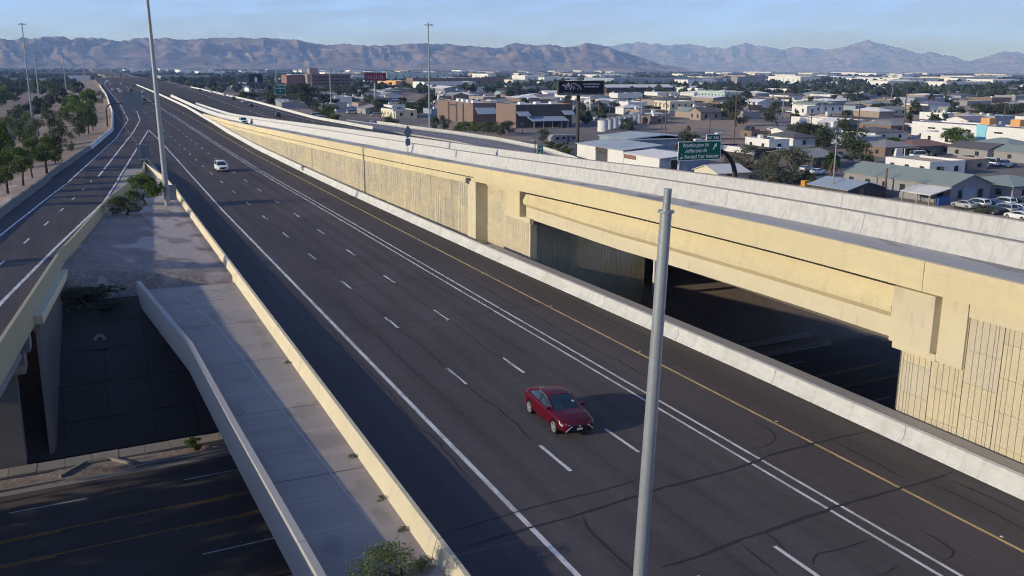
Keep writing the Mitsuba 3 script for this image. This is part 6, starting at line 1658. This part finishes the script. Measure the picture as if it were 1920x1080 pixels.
TH = 0.4247  # direction of view in plan
r2 = np.random.default_rng(21)
n_h = n_t = 0
WALLS = ['wall_white', 'wall_grey', 'wall_tan', 'wall_grey', 'wall_white', 'wall_brown', 'wall_blue', 'wall_tan']
ROOFS = ['roof_grey', 'roof_white', 'roof_dark', 'roof_purple', 'roof_green', 'roof_grey', 'roof_dark', 'roof_white']
tries = 0
while n_h < 299 and tries < 12000:
    tries += 1
    d = 265 * math.exp(r2.uniform(0, 1) * math.log(1700 / 265))
    az = TH + r2.uniform(-.34, .53)
    x, y = d * math.sin(az), d * math.cos(az)
    if az < .2 and d < 500:
        continue
    if not free(x, y, 6):
        continue
    W_, L_ = r2.uniform(7, 15), r2.uniform(8, 18)
    if d > 600:
        W_, L_ = W_ * 1.6, L_ * 1.6
    kd = ['hip', 'gable', 'flat', 'flat'][r2.integers(4)]
    ii_ = r2.integers(8)
    wc, rc = WALLS[ii_], ROOFS[r2.integers(8)]
    lb = f"{CN[wc]} house with {'flat' if kd == 'flat' else 'hipped' if kd == 'hip' else 'gabled'} {CN[rc]} roof {where(x, y)}"
    building('town_house', lb, x, y, W_, L_, r2.uniform(2.5, 3.6), wc, rc, kd, r2.uniform(1.1, 2.0), win=d < 420, group=lb.replace(' house with', ' houses with'), cname='house', ridge_y=bool(r2.integers(2)), step=5)
    if kd == 'flat' and d < 900:
        for q in range(r2.integers(1, 4)):
            ux, uy = x + r2.uniform(.15, .8) * W_, y + r2.uniform(.15, .8) * L_
            zr = ground_z(x + W_ / 2, y + L_ / 2) + 3.0
            add([k_ for k_ in labels if k_.startswith('town_house')][-1], 'roof_unit', box(ux, ux + 1.5, uy, uy + 1.3, zr - .6, zr + 1.5), 'wall_grey' if q else 'wall_white')
    n_h += 1
n_w = tries = 0
while n_w < 130 and tries < 9000:
    tries += 1
    d = 800 * math.exp(r2.uniform(0, 1) ** .8 * math.log(5500 / 800))
    az = TH + r2.uniform(-.42, .54)
    x, y = d * math.sin(az), d * math.cos(az)
    if not free(x, y, 20) or (az < .16 and r2.uniform() < .55):
        continue
    s = r2.uniform(.8, 2.0) * (.45 + d / 2600)
    wc = ['wall_white', 'wall_white', 'wall_cream', 'wall_grey', 'wall_white', 'wall_tan', 'wall_blue'][r2.integers(7)]
    rc = ['roof_white', 'roof_white', 'roof_grey', 'roof_purple'][r2.integers(4)]
    lb = f"distant {CN[wc]} warehouse with flat {CN[rc]} roof {where(x, y)}"
    building('distant_warehouse', lb, x, y, 30 * s * r2.uniform(.7, 1.6), 30 * s * r2.uniform(.6, 1.6), r2.uniform(4.5, 7) * (1 + d / 7000), wc, rc, 'flat', win=False, group=lb.replace(' warehouse with', ' warehouses with'), cname='warehouse')
    n_w += 1
while n_t < 150:
    d = 240 * math.exp(r2.uniform(0, 1) * math.log(2600 / 240))
    az = TH + r2.uniform(-.5, .54)
    x, y = d * math.sin(az), d * math.cos(az)
    if not ((x < x_rampL(y) - 14 and y > 400) or (x > 60 and free(x, y, 1))):
        continue
    h = r2.uniform(4.5, 9.5)
    w_ = r2.uniform(.9, 1.5)
    lb = f"{'tall' if h > 7.6 else 'small' if h < 5.8 else 'middling'} {'broad' if w_ > 1.2 else 'narrow'} green tree {where(x, y) if x > 0 else 'far left beyond the frontage road'}"
    tree(x, y, h, h * w_, 5 if d > 380 else 1, lb, lb.replace(' green tree', ' green trees'), name='plain_tree')
    n_t += 1
n_c = 0
while n_c < 60:
    d = 255 * math.exp(r2.uniform(0, 1) * math.log(750 / 255))
    az = TH + r2.uniform(-.22, .52)
    x, y = d * math.sin(az), d * math.cos(az)
    if not free(x, y, 0):
        continue
    pt, cn = [('car_white', 'white'), ('car_silver', 'silver'), ('car_dark', 'dark'), ('car_white', 'white'), ('car_blue', 'blue'), ('car_red', 'dark red')][r2.integers(6)]
    kd = ['sedan', 'suv', 'pickup', 'van'][r2.integers(4)]
    lb = f"{cn} {'van' if kd == 'van' else 'pickup' if kd == 'pickup' else 'car'} parked in the town {where(x, y)}"
    car(kd, pt, lb, x, y, ground_z(x, y) + .04, [0, 90, 180, 270][r2.integers(4)] + r2.uniform(-6, 6), group=lb.replace(' parked', 's parked'), cname='van' if kd == 'van' else 'pickup' if kd == 'pickup' else 'car', name='town_' + ('van' if kd == 'van' else 'pickup' if kd == 'pickup' else 'car'))
    n_c += 1
# the tree cover of the far plain, where single trees cannot be told apart
N = 9000
d = 900 * np.exp(r2.uniform(0, 1, N) * math.log(7200 / 900))
az = TH + r2.uniform(-.56, .56, N)
px, py = d * np.sin(az), d * np.cos(az)
keep = (px > x_eb(np.minimum(py, 1500)) + 30) | (px < x_rampL(np.minimum(py, 1500)) - 25) | (py > 1560)
px, py, d = px[keep], py[keep], d[keep]
n = len(px)
hh = r2.uniform(4, 8.5, n)
ww = hh * r2.uniform(.7, 1.5, n) * (1 + d / 5000)
base = np.array([(0, 0, 1.0), (1, 0, .45), (.31, .95, .5), (-.81, .59, .42), (-.81, -.59, .55), (.31, -.95, .45), (0, 0, -.1)])
fc = np.array([(0, 1, 2), (0, 2, 3), (0, 3, 4), (0, 4, 5), (0, 5, 1), (6, 2, 1), (6, 3, 2), (6, 4, 3), (6, 5, 4), (6, 1, 5)])
jit = 1 + .35 * (r2.uniform(0, 1, (n, 7, 3)) - .5)
v = base[None] * jit * np.stack([ww / 2, ww / 2, hh], 1)[:, None] + np.stack([px, py, np.full(n, -6.6)], 1)[:, None]
f = (fc[None] + (np.arange(n) * 7)[:, None, None]).reshape(-1, 3)
cg = np.array([.05, .064, .042]) * r2.uniform(.6, 1.9, n)[:, None]
scene['far_trees'] = mikit.ply((v.reshape(-1, 3), f), 'foliage', False, color=np.repeat(cg, 7, 0))
labels['far_trees'] = {'kind': 'stuff', 'label': 'far tree cover of the plain below the mountains'}
# far overpass across the freeway
k = thing('far_overpass', 'thin dark overpass crossing the freeway in the distance', 'bridge')
add(k, 'deck', box(-60, 110, 1500, 1512, 5.2, 7.2), 'wall_grey')
for x in (-30, 10, 50, 90):
    add(k, 'pier', box(x, x + 2, 1503, 1509, -6.6, 5.2), 'wall_grey')
for i, (x, y, W_, h, wl_) in enumerate(((-175, 1450, 70, 5, 'wall_white'), (-95, 1420, 60, 5, 'wall_teal'), (-20, 1560, 30, 8, 'wall_white'))):
    building('long_shed', ['long white shed behind the trees at far left', 'pale green long shed behind the trees at left', 'bright white block left of the far overpass'][i], x, y, W_, 30, h, wl_, 'roof_white', 'flat', win=False, cname='shed')
